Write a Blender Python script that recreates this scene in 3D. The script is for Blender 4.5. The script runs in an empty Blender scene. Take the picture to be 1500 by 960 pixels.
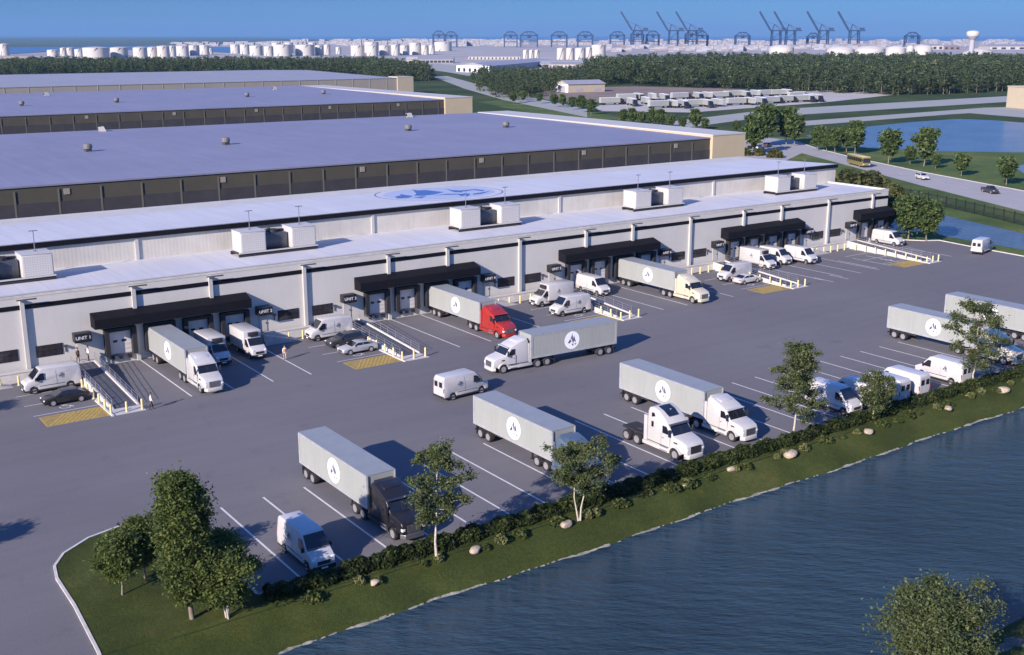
import bpy, bmesh, math, random
import numpy as np
from mathutils import Vector, Matrix
R = math.radians
PI = math.pi
sc = bpy.context.scene
C = sc.collection
# ------------------------------------------------------------------ camera, sky, sun, exposure
HCAM, FPX, PITCH, YAW = 37.7, 1651.3, 0.253556, 0.617535
cam = bpy.data.objects.new('camera', bpy.data.cameras.new('camera'))
C.objects.link(cam)
cam.location = (0, 0, HCAM)
cam.rotation_euler = (PI / 2 - PITCH, 0, -YAW)
cam.data.sensor_width = 36
cam.data.lens = 36 * FPX / 1500
cam.data.clip_start = 1
cam.data.clip_end = 120000
sc.camera = cam
SUN_EL, SUN_AZ = R(24.0), math.atan2(-0.36, -1.0)     # direction towards the sun (from -X, a little from -Y)
sdir = Vector((math.cos(SUN_AZ) * math.cos(SUN_EL), math.sin(SUN_AZ) * math.cos(SUN_EL), math.sin(SUN_EL)))
w = bpy.data.worlds.new('World'); sc.world = w; w.use_nodes = True
nt = w.node_tree; nt.nodes.clear()
sky = nt.nodes.new('ShaderNodeTexSky'); sky.sky_type = 'NISHITA'; sky.sun_disc = False
sky.sun_elevation = SUN_EL; sky.sun_rotation = PI / 2 - SUN_AZ
sky.air_density = 1.2; sky.dust_density = 0.15; sky.ozone_density = 4.0; sky.altitude = 0
bg = nt.nodes.new('ShaderNodeBackground'); bg.inputs['Strength'].default_value = 0.12
mul = nt.nodes.new('ShaderNodeMix'); mul.data_type = 'RGBA'; mul.blend_type = 'MULTIPLY'; mul.inputs['Factor'].default_value = 1.0
tcw = nt.nodes.new('ShaderNodeTexCoord'); sep = nt.nodes.new('ShaderNodeSeparateXYZ'); rmp = nt.nodes.new('ShaderNodeValToRGB')
rmp.color_ramp.elements[0].position = 0.0; rmp.color_ramp.elements[0].color = (0.104, 0.266, 0.68, 1)
rmp.color_ramp.elements[1].position = 0.035; rmp.color_ramp.elements[1].color = (0.086, 0.202, 0.52, 1)
e_ = rmp.color_ramp.elements.new(0.35); e_.color = (0.37, 0.56, 1.0, 1)
nt.links.new(tcw.outputs['Generated'], sep.inputs[0]); nt.links.new(sep.outputs['Z'], rmp.inputs[0])
nt.links.new(sky.outputs[0], mul.inputs['A']); nt.links.new(rmp.outputs[0], mul.inputs['B'])
out = nt.nodes.new('ShaderNodeOutputWorld')
nt.links.new(mul.outputs['Result'], bg.inputs['Color']); nt.links.new(bg.outputs[0], out.inputs['Surface'])
sl = bpy.data.lights.new('sun', 'SUN'); sl.energy = 4.6; sl.angle = R(0.55); sl.color = (1.0, 0.87, 0.80)
so = bpy.data.objects.new('sun', sl); C.objects.link(so)
so.rotation_euler = (-sdir).to_track_quat('-Z', 'Y').to_euler(); so.location = (-40, -20, 80)
sc.view_settings.view_transform = 'Standard'; sc.view_settings.look = 'None'
sc.view_settings.exposure = 0.84; sc.view_settings.gamma = 1.0
sc.cycles.max_bounces = 6; sc.cycles.transparent_max_bounces = 8; sc.cycles.volume_bounces = 0
rng = random.Random(7)
nrng = np.random.default_rng(5)
# ------------------------------------------------------------------ where a point of the ground seen in the photograph lies
_cy, _sy, _cp, _sp = math.cos(YAW), math.sin(YAW), math.cos(PITCH), math.sin(PITCH)
_F = Vector((_sy * _cp, _cy * _cp, -_sp)); _RT = Vector((_cy, -_sy, 0)); _U = _RT.cross(_F)
def G(px, py, z=0.0):
    d = _F + _RT * ((px - 750) / FPX) - _U * ((py - 480) / FPX)
    t = (z - HCAM) / d.z
    return Vector((d.x * t, d.y * t, z))
def ppm(py):                                               # photo pixels per metre for upright things standing at row py
    return (py - 52.2) / HCAM
# ------------------------------------------------------------------ materials
MATS = {}
def mat(name, col, rough=0.6, metal=0.0, var=0.0, vscale=1.0, bump=0.0, bscale=20.0, spec=0.5, coat=0.0, bdist=0.02, streak=0.0):
    if name in MATS: return MATS[name]
    m = bpy.data.materials.new(name); m.use_nodes = True
    n = m.node_tree; b = n.nodes['Principled BSDF']
    b.inputs['Base Color'].default_value = (*col, 1); b.inputs['Roughness'].default_value = rough
    b.inputs['Metallic'].default_value = metal; b.inputs['Specular IOR Level'].default_value = spec
    b.inputs['Coat Weight'].default_value = coat
    tc = n.nodes.new('ShaderNodeTexCoord')
    if var > 0:
        no = n.nodes.new('ShaderNodeTexNoise'); no.inputs['Scale'].default_value = vscale; no.inputs['Detail'].default_value = 6
        no.inputs['Roughness'].default_value = 0.65
        n.links.new(tc.outputs['Object'], no.inputs['Vector'])
        cr = n.nodes.new('ShaderNodeValToRGB')
        cr.color_ramp.elements[0].position = 0.3; cr.color_ramp.elements[1].position = 0.7
        cr.color_ramp.elements[0].color = tuple(c * (1 - var) for c in col) + (1,)
        cr.color_ramp.elements[1].color = tuple(min(1, c * (1 + var)) for c in col) + (1,)
        n.links.new(no.outputs['Fac'], cr.inputs[0]); n.links.new(cr.outputs[0], b.inputs['Base Color'])
    if bump > 0:
        nb = n.nodes.new('ShaderNodeTexNoise'); nb.inputs['Scale'].default_value = bscale; nb.inputs['Detail'].default_value = 5
        n.links.new(tc.outputs['Object'], nb.inputs['Vector'])
        bp = n.nodes.new('ShaderNodeBump'); bp.inputs['Strength'].default_value = bump; bp.inputs['Distance'].default_value = bdist
        n.links.new(nb.outputs['Fac'], bp.inputs['Height']); n.links.new(bp.outputs[0], b.inputs['Normal'])
    MATS[name] = m
    return m
def ramp2(n, fac, stops):
    cr = n.nodes.new('ShaderNodeValToRGB')
    while len(cr.color_ramp.elements) < len(stops): cr.color_ramp.elements.new(0.5)
    for e, (p, c) in zip(cr.color_ramp.elements, stops): e.position = p; e.color = (*c, 1)
    n.links.new(fac, cr.inputs[0]); return cr.outputs[0]
def noise(n, vec, s, detail=5, rough=0.6):
    t = n.nodes.new('ShaderNodeTexNoise'); t.inputs['Scale'].default_value = s; t.inputs['Detail'].default_value = detail
    t.inputs['Roughness'].default_value = rough
    n.links.new(vec, t.inputs['Vector']); return t.outputs['Fac']
def mixc(n, f, a, b, mode='MIX'):
    m = n.nodes.new('ShaderNodeMix'); m.data_type = 'RGBA'; m.blend_type = mode
    for s, v in (('Factor', f), ('A', a), ('B', b)):
        if isinstance(v, (int, float)): m.inputs[s].default_value = v
        elif isinstance(v, tuple): m.inputs[s].default_value = (*v, 1)
        else: n.links.new(v, m.inputs[s])
    return m.outputs['Result']
def scaled(n, vec, s, loc=(0, 0, 0), rot=(0, 0, 0)):
    mp = n.nodes.new('ShaderNodeMapping'); mp.inputs['Scale'].default_value = s; mp.inputs['Location'].default_value = loc
    mp.inputs['Rotation'].default_value = rot
    n.links.new(vec, mp.inputs['Vector']); return mp.outputs[0]
def new_mat(name):
    m = bpy.data.materials.new(name); m.use_nodes = True; MATS[name] = m
    n = m.node_tree; b = n.nodes['Principled BSDF']; tc = n.nodes.new('ShaderNodeTexCoord')
    return m, n, b, tc.outputs['Object']
def bumpn(n, b, h, s, d):
    bp = n.nodes.new('ShaderNodeBump'); bp.inputs['Strength'].default_value = s; bp.inputs['Distance'].default_value = d
    n.links.new(h, bp.inputs['Height']); n.links.new(bp.outputs[0], b.inputs['Normal'])
def asphalt_mat():
    m, n, b, v = new_mat('asphalt')
    big = ramp2(n, noise(n, v, 0.035, 4, 0.55), [(0.3, (0.132, 0.127, 0.135)), (0.7, (0.156, 0.151, 0.158))])
    lanes = ramp2(n, noise(n, scaled(n, v, (0.02, 0.45, 1)), 1.0, 4, 0.6), [(0.35, (0.95, 0.95, 0.95)), (0.65, (1.03, 1.03, 1.03))])
    fine = ramp2(n, noise(n, v, 6.0, 8, 0.7), [(0.25, (0.86, 0.86, 0.86)), (0.75, (1.13, 1.13, 1.13))])
    spots = ramp2(n, noise(n, v, 0.33, 3, 0.5), [(0.62, (1, 1, 1)), (0.76, (0.80, 0.80, 0.81))])
    c = mixc(n, 1.0, big, lanes, 'MULTIPLY'); c = mixc(n, 1.0, c, fine, 'MULTIPLY'); c = mixc(n, 0.8, c, spots, 'MULTIPLY')
    n.links.new(c, b.inputs['Base Color']); b.inputs['Roughness'].default_value = 0.85; b.inputs['Specular IOR Level'].default_value = 0.3
    bumpn(n, b, noise(n, v, 14, 6, 0.7), 0.3, 0.01)
    return m
def grass_mat(name, dark, mid, lite, s=1.0):
    m, n, b, v = new_mat(name)
    a = ramp2(n, noise(n, v, 0.16 * s, 5, 0.6), [(0.32, dark), (0.5, mid), (0.7, lite)])
    f = ramp2(n, noise(n, v, 3.2 * s, 8, 0.75), [(0.25, (0.62, 0.66, 0.6)), (0.75, (1.35, 1.3, 1.3))])
    p = ramp2(n, noise(n, v, 0.6 * s, 4, 0.6), [(0.55, (1, 1, 1)), (0.72, (1.30, 1.08, 0.95))])
    c = mixc(n, 1.0, a, f, 'MULTIPLY'); c = mixc(n, 1.0, c, p, 'MULTIPLY')
    n.links.new(c, b.inputs['Base Color']); b.inputs['Roughness'].default_value = 0.95; b.inputs['Specular IOR Level'].default_value = 0.15
    bumpn(n, b, noise(n, v, 5 * s, 8, 0.8), 0.9, 0.12 / s)
    return m
def water_mat(name, col, rough, s, strength, dist):
    m, n, b, v = new_mat(name)
    b.inputs['Base Color'].default_value = (*col, 1); b.inputs['Roughness'].default_value = rough; b.inputs['IOR'].default_value = 1.33
    vr = scaled(n, v, (1, 1, 1), rot=(0, 0, YAW + 0.12)); vr2 = scaled(n, v, (1, 1, 1), rot=(0, 0, YAW - 0.22))
    w1 = noise(n, scaled(n, vr, (s * 0.30, s, 1)), 1.0, 4, 0.6)
    w2 = noise(n, scaled(n, vr2, (s * 0.9, s * 3.0, 1)), 1.0, 5, 0.65)
    a = n.nodes.new('ShaderNodeMath'); a.operation = 'MULTIPLY_ADD'; n.links.new(w2, a.inputs[0]); a.inputs[1].default_value = 0.45; n.links.new(w1, a.inputs[2])
    bumpn(n, b, a.outputs[0], strength, dist)
    murk = ramp2(n, noise(n, v, 0.05, 4, 0.6), [(0.35, tuple(c * 0.85 for c in col)), (0.7, tuple(c * 1.2 for c in col))])
    n.links.new(murk, b.inputs['Base Color'])
    return m
def leaf_mat(name, a, bb, c):
    m, n, b, v = new_mat(name)
    ge = n.nodes.new('ShaderNodeNewGeometry')
    r = ramp2(n, ge.outputs['Random Per Island'], [(0.0, a), (0.55, bb), (1.0, c)])
    cl = ramp2(n, noise(n, v, 0.55, 3, 0.5), [(0.35, (0.75, 0.8, 0.75)), (0.68, (1.25, 1.2, 1.1))])
    col = mixc(n, 1.0, r, cl, 'MULTIPLY')
    n.links.new(col, b.inputs['Base Color']); b.inputs['Roughness'].default_value = 0.65; b.inputs['Specular IOR Level'].default_value = 0.25
    tr = n.nodes.new('ShaderNodeBsdfTranslucent'); n.links.new(col, tr.inputs['Color'])
    ms = n.nodes.new('ShaderNodeMixShader'); ms.inputs[0].default_value = 0.42
    o = n.nodes['Material Output']; n.links.new(b.outputs[0], ms.inputs[1]); n.links.new(tr.outputs[0], ms.inputs[2]); n.links.new(ms.outputs[0], o.inputs['Surface'])
    return m
def ribbed_mat(name, col, period, axis, depth, rough=0.5, var=0.08, dirt=(0.9, 0.88, 0.86)):
    m, n, b, v = new_mat(name)
    sp = n.nodes.new('ShaderNodeSeparateXYZ'); n.links.new(v, sp.inputs[0])
    mm = n.nodes.new('ShaderNodeMath'); mm.operation = 'MULTIPLY'; mm.inputs[1].default_value = 2 * PI / period; n.links.new(sp.outputs[axis], mm.inputs[0])
    si = n.nodes.new('ShaderNodeMath'); si.operation = 'SINE'; n.links.new(mm.outputs[0], si.inputs[0])
    bumpn(n, b, si.outputs[0], 0.8, depth)
    vz = scaled(n, v, (1.6, 1.6, 0.12))
    base = ramp2(n, noise(n, v, 0.4, 5, 0.6), [(0.3, tuple(c * (1 - var) for c in col)), (0.7, tuple(min(1, c * (1 + var)) for c in col))])
    st = ramp2(n, noise(n, vz, 1.5, 5, 0.6), [(0.5, (1, 1, 1)), (0.8, dirt)])
    n.links.new(mixc(n, 1.0, base, st, 'MULTIPLY'), b.inputs['Base Color']); b.inputs['Roughness'].default_value = rough
    return m
def wall_mat(name, col, panel=0.0, var=0.04, dirt=(0.95, 0.945, 0.94)):
    m, n, b, v = new_mat(name)
    base = ramp2(n, noise(n, v, 0.25, 5, 0.6), [(0.3, tuple(c * (1 - var) for c in col)), (0.7, tuple(min(1, c * (1 + var)) for c in col))])
    st = ramp2(n, noise(n, scaled(n, v, (1.3, 1.3, 0.1)), 1.2, 6, 0.65), [(0.48, (1, 1, 1)), (0.85, dirt)])
    fin = ramp2(n, noise(n, v, 9, 6, 0.7), [(0.3, (0.96, 0.96, 0.96)), (0.7, (1.03, 1.03, 1.03))])
    c = mixc(n, 1.0, mixc(n, 1.0, base, st, 'MULTIPLY'), fin, 'MULTIPLY')
    n.links.new(c, b.inputs['Base Color']); b.inputs['Roughness'].default_value = 0.8
    bumpn(n, b, noise(n, v, 12, 5, 0.7), 0.25, 0.01)
    return m
def roof_mat(name, col, var, seam=0.0):
    m, n, b, v = new_mat(name)
    base = ramp2(n, noise(n, v, 0.06, 6, 0.65), [(0.3, tuple(c * (1 - var) for c in col)), (0.7, tuple(min(1, c * (1 + var)) for c in col))])
    st = ramp2(n, noise(n, scaled(n, v, (0.5, 0.03, 1)), 1.0, 6, 0.7), [(0.4, (0.93, 0.93, 0.94)), (0.65, (1.03, 1.03, 1.02))])
    c = mixc(n, 1.0, base, st, 'MULTIPLY')
    if seam:
        sp = n.nodes.new('ShaderNodeSeparateXYZ'); n.links.new(v, sp.inputs[0])
        fr = n.nodes.new('ShaderNodeMath'); fr.operation = 'PINGPONG'; fr.inputs[1].default_value = seam / 2; n.links.new(sp.outputs['X'], fr.inputs[0])
        ln = ramp2(n, fr.outputs[0], [(0.0, (0.80, 0.80, 0.83)), (0.09, (1, 1, 1))])
        c = mixc(n, 1.0, c, ln, 'MULTIPLY')
    n.links.new(c, b.inputs['Base Color']); b.inputs['Roughness'].default_value = 0.55
    bumpn(n, b, noise(n, v, 1.2, 5, 0.6), 0.2, 0.03)
    return m
M_ASPH = asphalt_mat()
M_GRASS = grass_mat('mown_grass', (0.034, 0.046, 0.011), (0.047, 0.064, 0.014), (0.074, 0.086, 0.024))
M_FIELD = grass_mat('field_grass', (0.030, 0.052, 0.022), (0.045, 0.075, 0.028), (0.075, 0.100, 0.035), 0.1)
M_VERGE = grass_mat('verge_grass', (0.052, 0.088, 0.026), (0.082, 0.128, 0.036), (0.15, 0.17, 0.055), 0.35)
M_WATER = water_mat('lake_water', (0.028, 0.056, 0.080), 0.06, 1.05, 1.0, 0.62)
M_POND = water_mat('pond_water', (0.075, 0.115, 0.155), 0.22, 0.5, 1.0, 0.4)
M_SEA = water_mat('sea_water', (0.06, 0.13, 0.24), 0.3, 0.05, 0.3, 0.6)
M_WALL = wall_mat('painted_concrete', (0.55, 0.53, 0.48))
M_PIL = mat('pilaster_paint', (0.46, 0.45, 0.42), 0.6, var=0.05)
M_UWALL = ribbed_mat('ribbed_cladding', (0.55, 0.52, 0.45), 0.5, 'X', 0.003)
M_STRIPE = mat('dark_trim', (0.007, 0.007, 0.010), 0.7, var=0.2, vscale=2, spec=0.15)
M_WROOF = roof_mat('white_membrane', (0.57, 0.57, 0.585), 0.05, 3.0)
M_BROOF = roof_mat('blue_grey_roof', (0.225, 0.225, 0.295), 0.07, 3.1)
M_GROOF = roof_mat('grey_far_roof', (0.30, 0.30, 0.33), 0.05, 6.0)
M_DARKW = wall_mat('brown_shade_painted_panels', (0.075, 0.066, 0.047), var=0.12)  # dark brown: shade on the long fronts is put into the base colour
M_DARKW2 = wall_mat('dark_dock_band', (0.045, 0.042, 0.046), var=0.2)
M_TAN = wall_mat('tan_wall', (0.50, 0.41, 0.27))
M_BEIGEW = wall_mat('beige_wall', (0.30, 0.27, 0.23))
M_GLASS = mat('window_glass', (0.030, 0.026, 0.030), 0.12, var=0.3, vscale=1.5, spec=0.6)
M_VGLASS = mat('vehicle_glass', (0.012, 0.014, 0.02), 0.06, spec=0.7, coat=0.4)
M_DOOR = ribbed_mat('door_panel', (0.60, 0.57, 0.54), 0.55, 'Z', 0.012)
M_RUB = mat('black_rubber', (0.018, 0.018, 0.021), 0.8, var=0.3, vscale=4)
M_TYRE = mat('tyre', (0.020, 0.019, 0.019), 0.85, var=0.3, vscale=6)
M_RIM = mat('rim_metal', (0.50, 0.49, 0.49), 0.38, 0.6, var=0.2, vscale=8)
M_CONC = mat('concrete', (0.46, 0.44, 0.42), 0.85, var=0.18, vscale=0.9, bump=0.3, bscale=10)
M_CONCL = mat('pale_concrete', (0.56, 0.535, 0.485), 0.8, var=0.15, vscale=0.8, bump=0.25, bscale=10)
M_KERB = mat('kerb_concrete', (0.50, 0.48, 0.44), 0.85, var=0.2, vscale=1.2)
M_RAMPD = mat('dark_ramp_floor', (0.075, 0.078, 0.095), 0.8, var=0.2, vscale=1.5)
M_RAIL = mat('galvanised_rail', (0.34, 0.35, 0.39), 0.4, 0.5, var=0.15, vscale=3)
M_BOLL = mat('cream_yellow_paint', (0.70, 0.59, 0.27), 0.6, var=0.12, vscale=5)
M_LINE = mat('white_road_paint', (0.58, 0.57, 0.55), 0.7, var=0.14, vscale=1.5)
M_YELF = mat('faded_yellow_fill', (0.30, 0.215, 0.07), 0.8, var=0.25, vscale=1.2)
M_YEL = mat('yellow_road_paint', (0.44, 0.31, 0.06), 0.75, var=0.25, vscale=1.5)
M_WPAINT = mat('white_vehicle_paint', (0.50, 0.49, 0.465), 0.3, coat=0.35, var=0.07, vscale=1.2)
M_VANP = mat('van_white_paint', (0.49, 0.48, 0.465), 0.35, coat=0.3, var=0.07, vscale=0.9)
M_CREAM = mat('cream_vehicle_paint', (0.58, 0.52, 0.37), 0.32, coat=0.4, var=0.04)
M_GREYP = mat('pale_grey_paint', (0.50, 0.49, 0.48), 0.35, coat=0.3, var=0.04)
M_REDP = mat('red_paint', (0.34, 0.024, 0.018), 0.32, coat=0.5, var=0.08)
M_BLUEP = mat('blue_paint', (0.085, 0.12, 0.165), 0.32, coat=0.5, var=0.08)
M_BLKP = mat('black_paint', (0.016, 0.015, 0.016), 0.3, coat=0.5, var=0.2)
M_DGREYP = mat('dark_grey_paint', (0.055, 0.055, 0.062), 0.3, 0.3, coat=0.5, var=0.1)
M_SILV = mat('silver_paint', (0.46, 0.47, 0.48), 0.3, 0.3, coat=0.4, var=0.06)
M_OLIVE = mat('olive_yellow_paint', (0.20, 0.165, 0.05), 0.4, coat=0.3, var=0.08)
M_TRAIL = ribbed_mat('trailer_side', (0.315, 0.33, 0.305), 0.42, 'X', 0.003, 0.45, 0.05)
M_TROOF = mat('trailer_roof', (0.25, 0.27, 0.28), 0.5, var=0.07, vscale=0.7)
M_TFRAME = mat('trailer_rail', (0.42, 0.43, 0.44), 0.5, 0.3, var=0.15, vscale=2)
M_CHAS = mat('chassis_black', (0.022, 0.021, 0.023), 0.7, var=0.3, vscale=3)
M_CHROME = mat('grille_metal', (0.30, 0.30, 0.31), 0.3, 0.8, var=0.2, vscale=6)
M_LAMP = mat('headlight_glass', (0.75, 0.76, 0.78), 0.12, spec=0.8)
M_TAILR = mat('tail_light_red', (0.35, 0.015, 0.012), 0.25)
M_DISC = mat('emblem_white', (0.86, 0.86, 0.88), 0.5)
M_MARK = mat('emblem_mark', (0.10, 0.11, 0.15), 0.5)
M_HVAC = mat('unit_white_panel', (0.47, 0.455, 0.43), 0.5, var=0.06, vscale=0.8)
def grid_mat():
    m, n, b, v = new_mat('louvred_panel')
    ch = n.nodes.new('ShaderNodeTexChecker'); ch.inputs['Scale'].default_value = 5.0
    n.links.new(scaled(n, v, (1, 0.02, 1), rot=(0, 0.78, 0)), ch.inputs['Vector'])
    c = mixc(n, ch.outputs['Fac'], (0.44, 0.425, 0.40), (0.53, 0.515, 0.485))
    n.links.new(c, b.inputs['Base Color']); b.inputs['Roughness'].default_value = 0.55
    return m
M_GRID = grid_mat()
M_STEEL = mat('dark_steel', (0.10, 0.105, 0.12), 0.45, 0.5, var=0.2, vscale=2)
M_POLE = mat('pole_grey', (0.20, 0.20, 0.25), 0.5, 0.3)
M_LBLUE = mat('roof_logo_blue', (0.06, 0.14, 0.36), 0.6, var=0.1)
M_LPALE = mat('roof_logo_pale', (0.38, 0.44, 0.58), 0.6, var=0.04)
M_SIGN = mat('sign_black', (0.012, 0.012, 0.016), 0.45)
M_LET = mat('sign_letters', (0.75, 0.75, 0.78), 0.5)
M_BARK = mat('bark', (0.20, 0.165, 0.125), 0.9, var=0.3, vscale=3, bump=0.5, bscale=12)
M_PBARK = mat('pale_bark', (0.46, 0.41, 0.32), 0.85, var=0.3, vscale=3, bump=0.4, bscale=12)
L_YARD = leaf_mat('yard_tree_leaves', (0.068, 0.094, 0.034), (0.105, 0.135, 0.052), (0.18, 0.20, 0.095))
L_DENSE = leaf_mat('dense_tree_leaves', (0.066, 0.098, 0.024), (0.102, 0.138, 0.036), (0.165, 0.195, 0.064))
L_ROAD = leaf_mat('road_tree_leaves', (0.065, 0.105, 0.035), (0.095, 0.145, 0.050), (0.165, 0.21, 0.08))
L_FOR = leaf_mat('forest_leaves', (0.050, 0.080, 0.038), (0.090, 0.125, 0.058), (0.18, 0.205, 0.10))
L_HEDGE = leaf_mat('hedge_leaves', (0.022, 0.038, 0.012), (0.042, 0.062, 0.018), (0.085, 0.105, 0.035))
L_SHRUB = leaf_mat('shrub_leaves', (0.050, 0.075, 0.022), (0.090, 0.115, 0.032), (0.15, 0.17, 0.06))
L_PALE = leaf_mat('pale_shrub_leaves', (0.10, 0.12, 0.04), (0.20, 0.21, 0.085), (0.34, 0.33, 0.16))
L_OLIVE = leaf_mat('olive_shrub_leaves', (0.055, 0.070, 0.022), (0.105, 0.115, 0.040), (0.17, 0.17, 0.07))
M_ROCK = mat('boulder', (0.40, 0.33, 0.24), 0.9, var=0.3, vscale=2.2, bump=0.6, bscale=5, bdist=0.06)
M_ROCKD = mat('dark_boulder', (0.13, 0.11, 0.085), 0.95, var=0.4, vscale=2.5, bump=0.6, bscale=5, bdist=0.06)
M_ROAD = mat('pale_road', (0.33, 0.32, 0.32), 0.85, var=0.07, vscale=0.15)
M_FROAD = mat('far_road', (0.30, 0.31, 0.29), 0.85, var=0.06, vscale=0.05)
M_LOT = mat('lot_gravel', (0.40, 0.38, 0.35), 0.9, var=0.1, vscale=0.06)
M_DIRT = mat('bare_earth', (0.20, 0.15, 0.12), 0.95, var=0.25, vscale=0.03)
M_IND = mat('industrial_ground', (0.34, 0.32, 0.31), 0.9, var=0.22, vscale=0.006)
M_FARL = mat('far_land', (0.055, 0.10, 0.085), 0.95, var=0.25, vscale=0.0015)
M_TANKW = wall_mat('tank_white', (0.49, 0.465, 0.42), var=0.05)
M_TANKR = mat('tank_roof_white', (0.52, 0.50, 0.46), 0.6, var=0.06, vscale=0.2)
M_CRANE = mat('crane_blue', (0.018, 0.045, 0.11), 0.5, var=0.15, vscale=0.1)
M_BLDW = wall_mat('pale_building', (0.44, 0.42, 0.38))
M_BLDG = wall_mat('grey_building', (0.34, 0.34, 0.37))
M_SHED = wall_mat('shed_wall', (0.44, 0.375, 0.26))
M_FENCE = mat('fence_black', (0.012, 0.014, 0.014), 0.5)
M_FOAM = mat('shore_stones', (0.25, 0.245, 0.19), 0.9, var=0.45, vscale=1.2, bump=0.6, bscale=4)
# ------------------------------------------------------------------ mesh builder and naming helpers
class MB:
    def __init__(s): s.v = []; s.f = []; s.m = []; s.cur = 0
    def face(s, pts):
        k = len(s.v); s.v += [tuple(p) for p in pts]; s.f.append(tuple(range(k, k + len(pts)))); s.m.append(s.cur); return s
    def box(s, x0, x1, y0, y1, z0, z1):
        k = len(s.v)
        s.v += [(x0, y0, z0), (x1, y0, z0), (x1, y1, z0), (x0, y1, z0), (x0, y0, z1), (x1, y0, z1), (x1, y1, z1), (x0, y1, z1)]
        for q in ((0, 3, 2, 1), (4, 5, 6, 7), (0, 1, 5, 4), (1, 2, 6, 5), (2, 3, 7, 6), (3, 0, 4, 7)):
            s.f.append(tuple(k + i for i in q)); s.m.append(s.cur)
        return s
    def loop2(s, A, B):                                    # two matching closed outlines, capped
        k = len(s.v); n = len(A); s.v += [tuple(p) for p in A] + [tuple(p) for p in B]
        s.f.append(tuple(range(k + n - 1, k - 1, -1))); s.m.append(s.cur)
        s.f.append(tuple(range(k + n, k + 2 * n))); s.m.append(s.cur)
        for i in range(n):
            j = (i + 1) % n; s.f.append((k + i, k + j, k + n + j, k + n + i)); s.m.append(s.cur)
        return s
    def slab(s, pts, nv, t):
        nv = Vector(nv); return s.loop2(pts, [Vector(p) + nv * t for p in pts])
    def prof(s, pr, hw):                                   # side profile (x, z) swept across the width, half-width hw(x, z)
        f = hw if callable(hw) else (lambda x, z: hw)
        return s.loop2([(x, -f(x, z), z) for x, z in pr][::-1], [(x, f(x, z), z) for x, z in pr][::-1])
    def cyl(s, p0, p1, r0, r1=None, n=12, cap=True):
        r1 = r0 if r1 is None else r1
        p0 = Vector(p0); p1 = Vector(p1); d = (p1 - p0)
        if d.length < 1e-6: return s
        d.normalize(); a = d.orthogonal().normalized(); b = d.cross(a); k = len(s.v)
        for p, r in ((p0, r0), (p1, r1)):
            for i in range(n):
                t = 2 * PI * i / n; s.v.append(tuple(p + a * (r * math.cos(t)) + b * (r * math.sin(t))))
        for i in range(n):
            j = (i + 1) % n; s.f.append((k + i, k + j, k + n + j, k + n + i)); s.m.append(s.cur)
        if cap:
            s.f.append(tuple(range(k + n - 1, k - 1, -1))); s.m.append(s.cur)
            s.f.append(tuple(range(k + n, k + 2 * n))); s.m.append(s.cur)
        return s
    def bar(s, p0, p1, w, h):
        p0 = Vector(p0); p1 = Vector(p1); d = (p1 - p0).normalized()
        up = Vector((0, 0, 1)) if abs(d.z) < 0.95 else Vector((0, 1, 0))
        a = d.cross(up).normalized() * (w / 2); b = a.cross(d).normalized() * (h / 2)
        q = [a + b, -a + b, -a - b, a - b]
        return s.loop2([p0 + x for x in q], [p1 + x for x in q])
    def lathe(s, pr, n=24, c=(0, 0)):
        k = len(s.v)
        for r, z in pr:
            for i in range(n):
                t = 2 * PI * i / n; s.v.append((c[0] + r * math.cos(t), c[1] + r * math.sin(t), z))
        for q in range(len(pr) - 1):
            for i in range(n):
                j = (i + 1) % n; s.f.append((k + q * n + i, k + q * n + j, k + (q + 1) * n + j, k + (q + 1) * n + i)); s.m.append(s.cur)
        s.f.append(tuple(range(k + n - 1, k - 1, -1))); s.m.append(s.cur)
        s.f.append(tuple(range(k + (len(pr) - 1) * n, k + len(pr) * n))); s.m.append(s.cur)
        return s
    def build(s, name, mats, parent=None, bevel=0.0, smooth=None, seg=2):
        me = bpy.data.meshes.new(name); me.from_pydata(s.v, [], s.f)
        if not isinstance(mats, (list, tuple)): mats = [mats]
        for q in mats: me.materials.append(q)
        if len(mats) > 1: me.polygons.foreach_set('material_index', s.m)
        bm = bmesh.new(); bm.from_mesh(me)
        bmesh.ops.remove_doubles(bm, verts=bm.verts, dist=1e-5)
        bmesh.ops.recalc_face_normals(bm, faces=bm.faces)
        if bevel > 0:
            ed = [e for e in bm.edges if e.is_manifold and e.calc_face_angle(0) > 0.35]
            bmesh.ops.bevel(bm, geom=ed, offset=bevel, segments=seg, affect='EDGES', profile=0.5, clamp_overlap=True)
        bm.to_mesh(me); bm.free()
        if bevel > 0 or smooth:
            for p in me.polygons: p.use_smooth = True
            me.set_sharp_from_angle(angle=R(smooth or 40))
        o = bpy.data.objects.new(name, me); C.objects.link(o)
        if parent is not None: o.parent = parent
        return o
def obj_from(name, verts, faces, m, parent=None):
    me = bpy.data.meshes.new(name); me.from_pydata(verts, [], faces); me.materials.append(m)
    o = bpy.data.objects.new(name, me); C.objects.link(o)
    if parent is not None: o.parent = parent
    return o
def tag(o, label, cat, group=None, kind=None):
    o['label'] = label; o['category'] = cat
    if group: o['group'] = group
    if kind: o['kind'] = kind
    return o
def thing(name, label, cat, loc=(0, 0, 0), rz=0.0, group=None):
    o = bpy.data.objects.new(name, None); C.objects.link(o); o.empty_display_size = 0.5
    o.location = loc; o.rotation_euler = (0, 0, rz)
    return tag(o, label, cat, group)
KIDS = {}
def copy_tree(o, parent=None):
    c = o.copy(); C.objects.link(c)
    if parent is not None: c.parent = parent
    for ch in list(o.children): copy_tree(ch, c)
    return c
def struct(name, b, m, **k):
    o = b.build(name, m, **k); o['kind'] = 'structure'; return o
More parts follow.
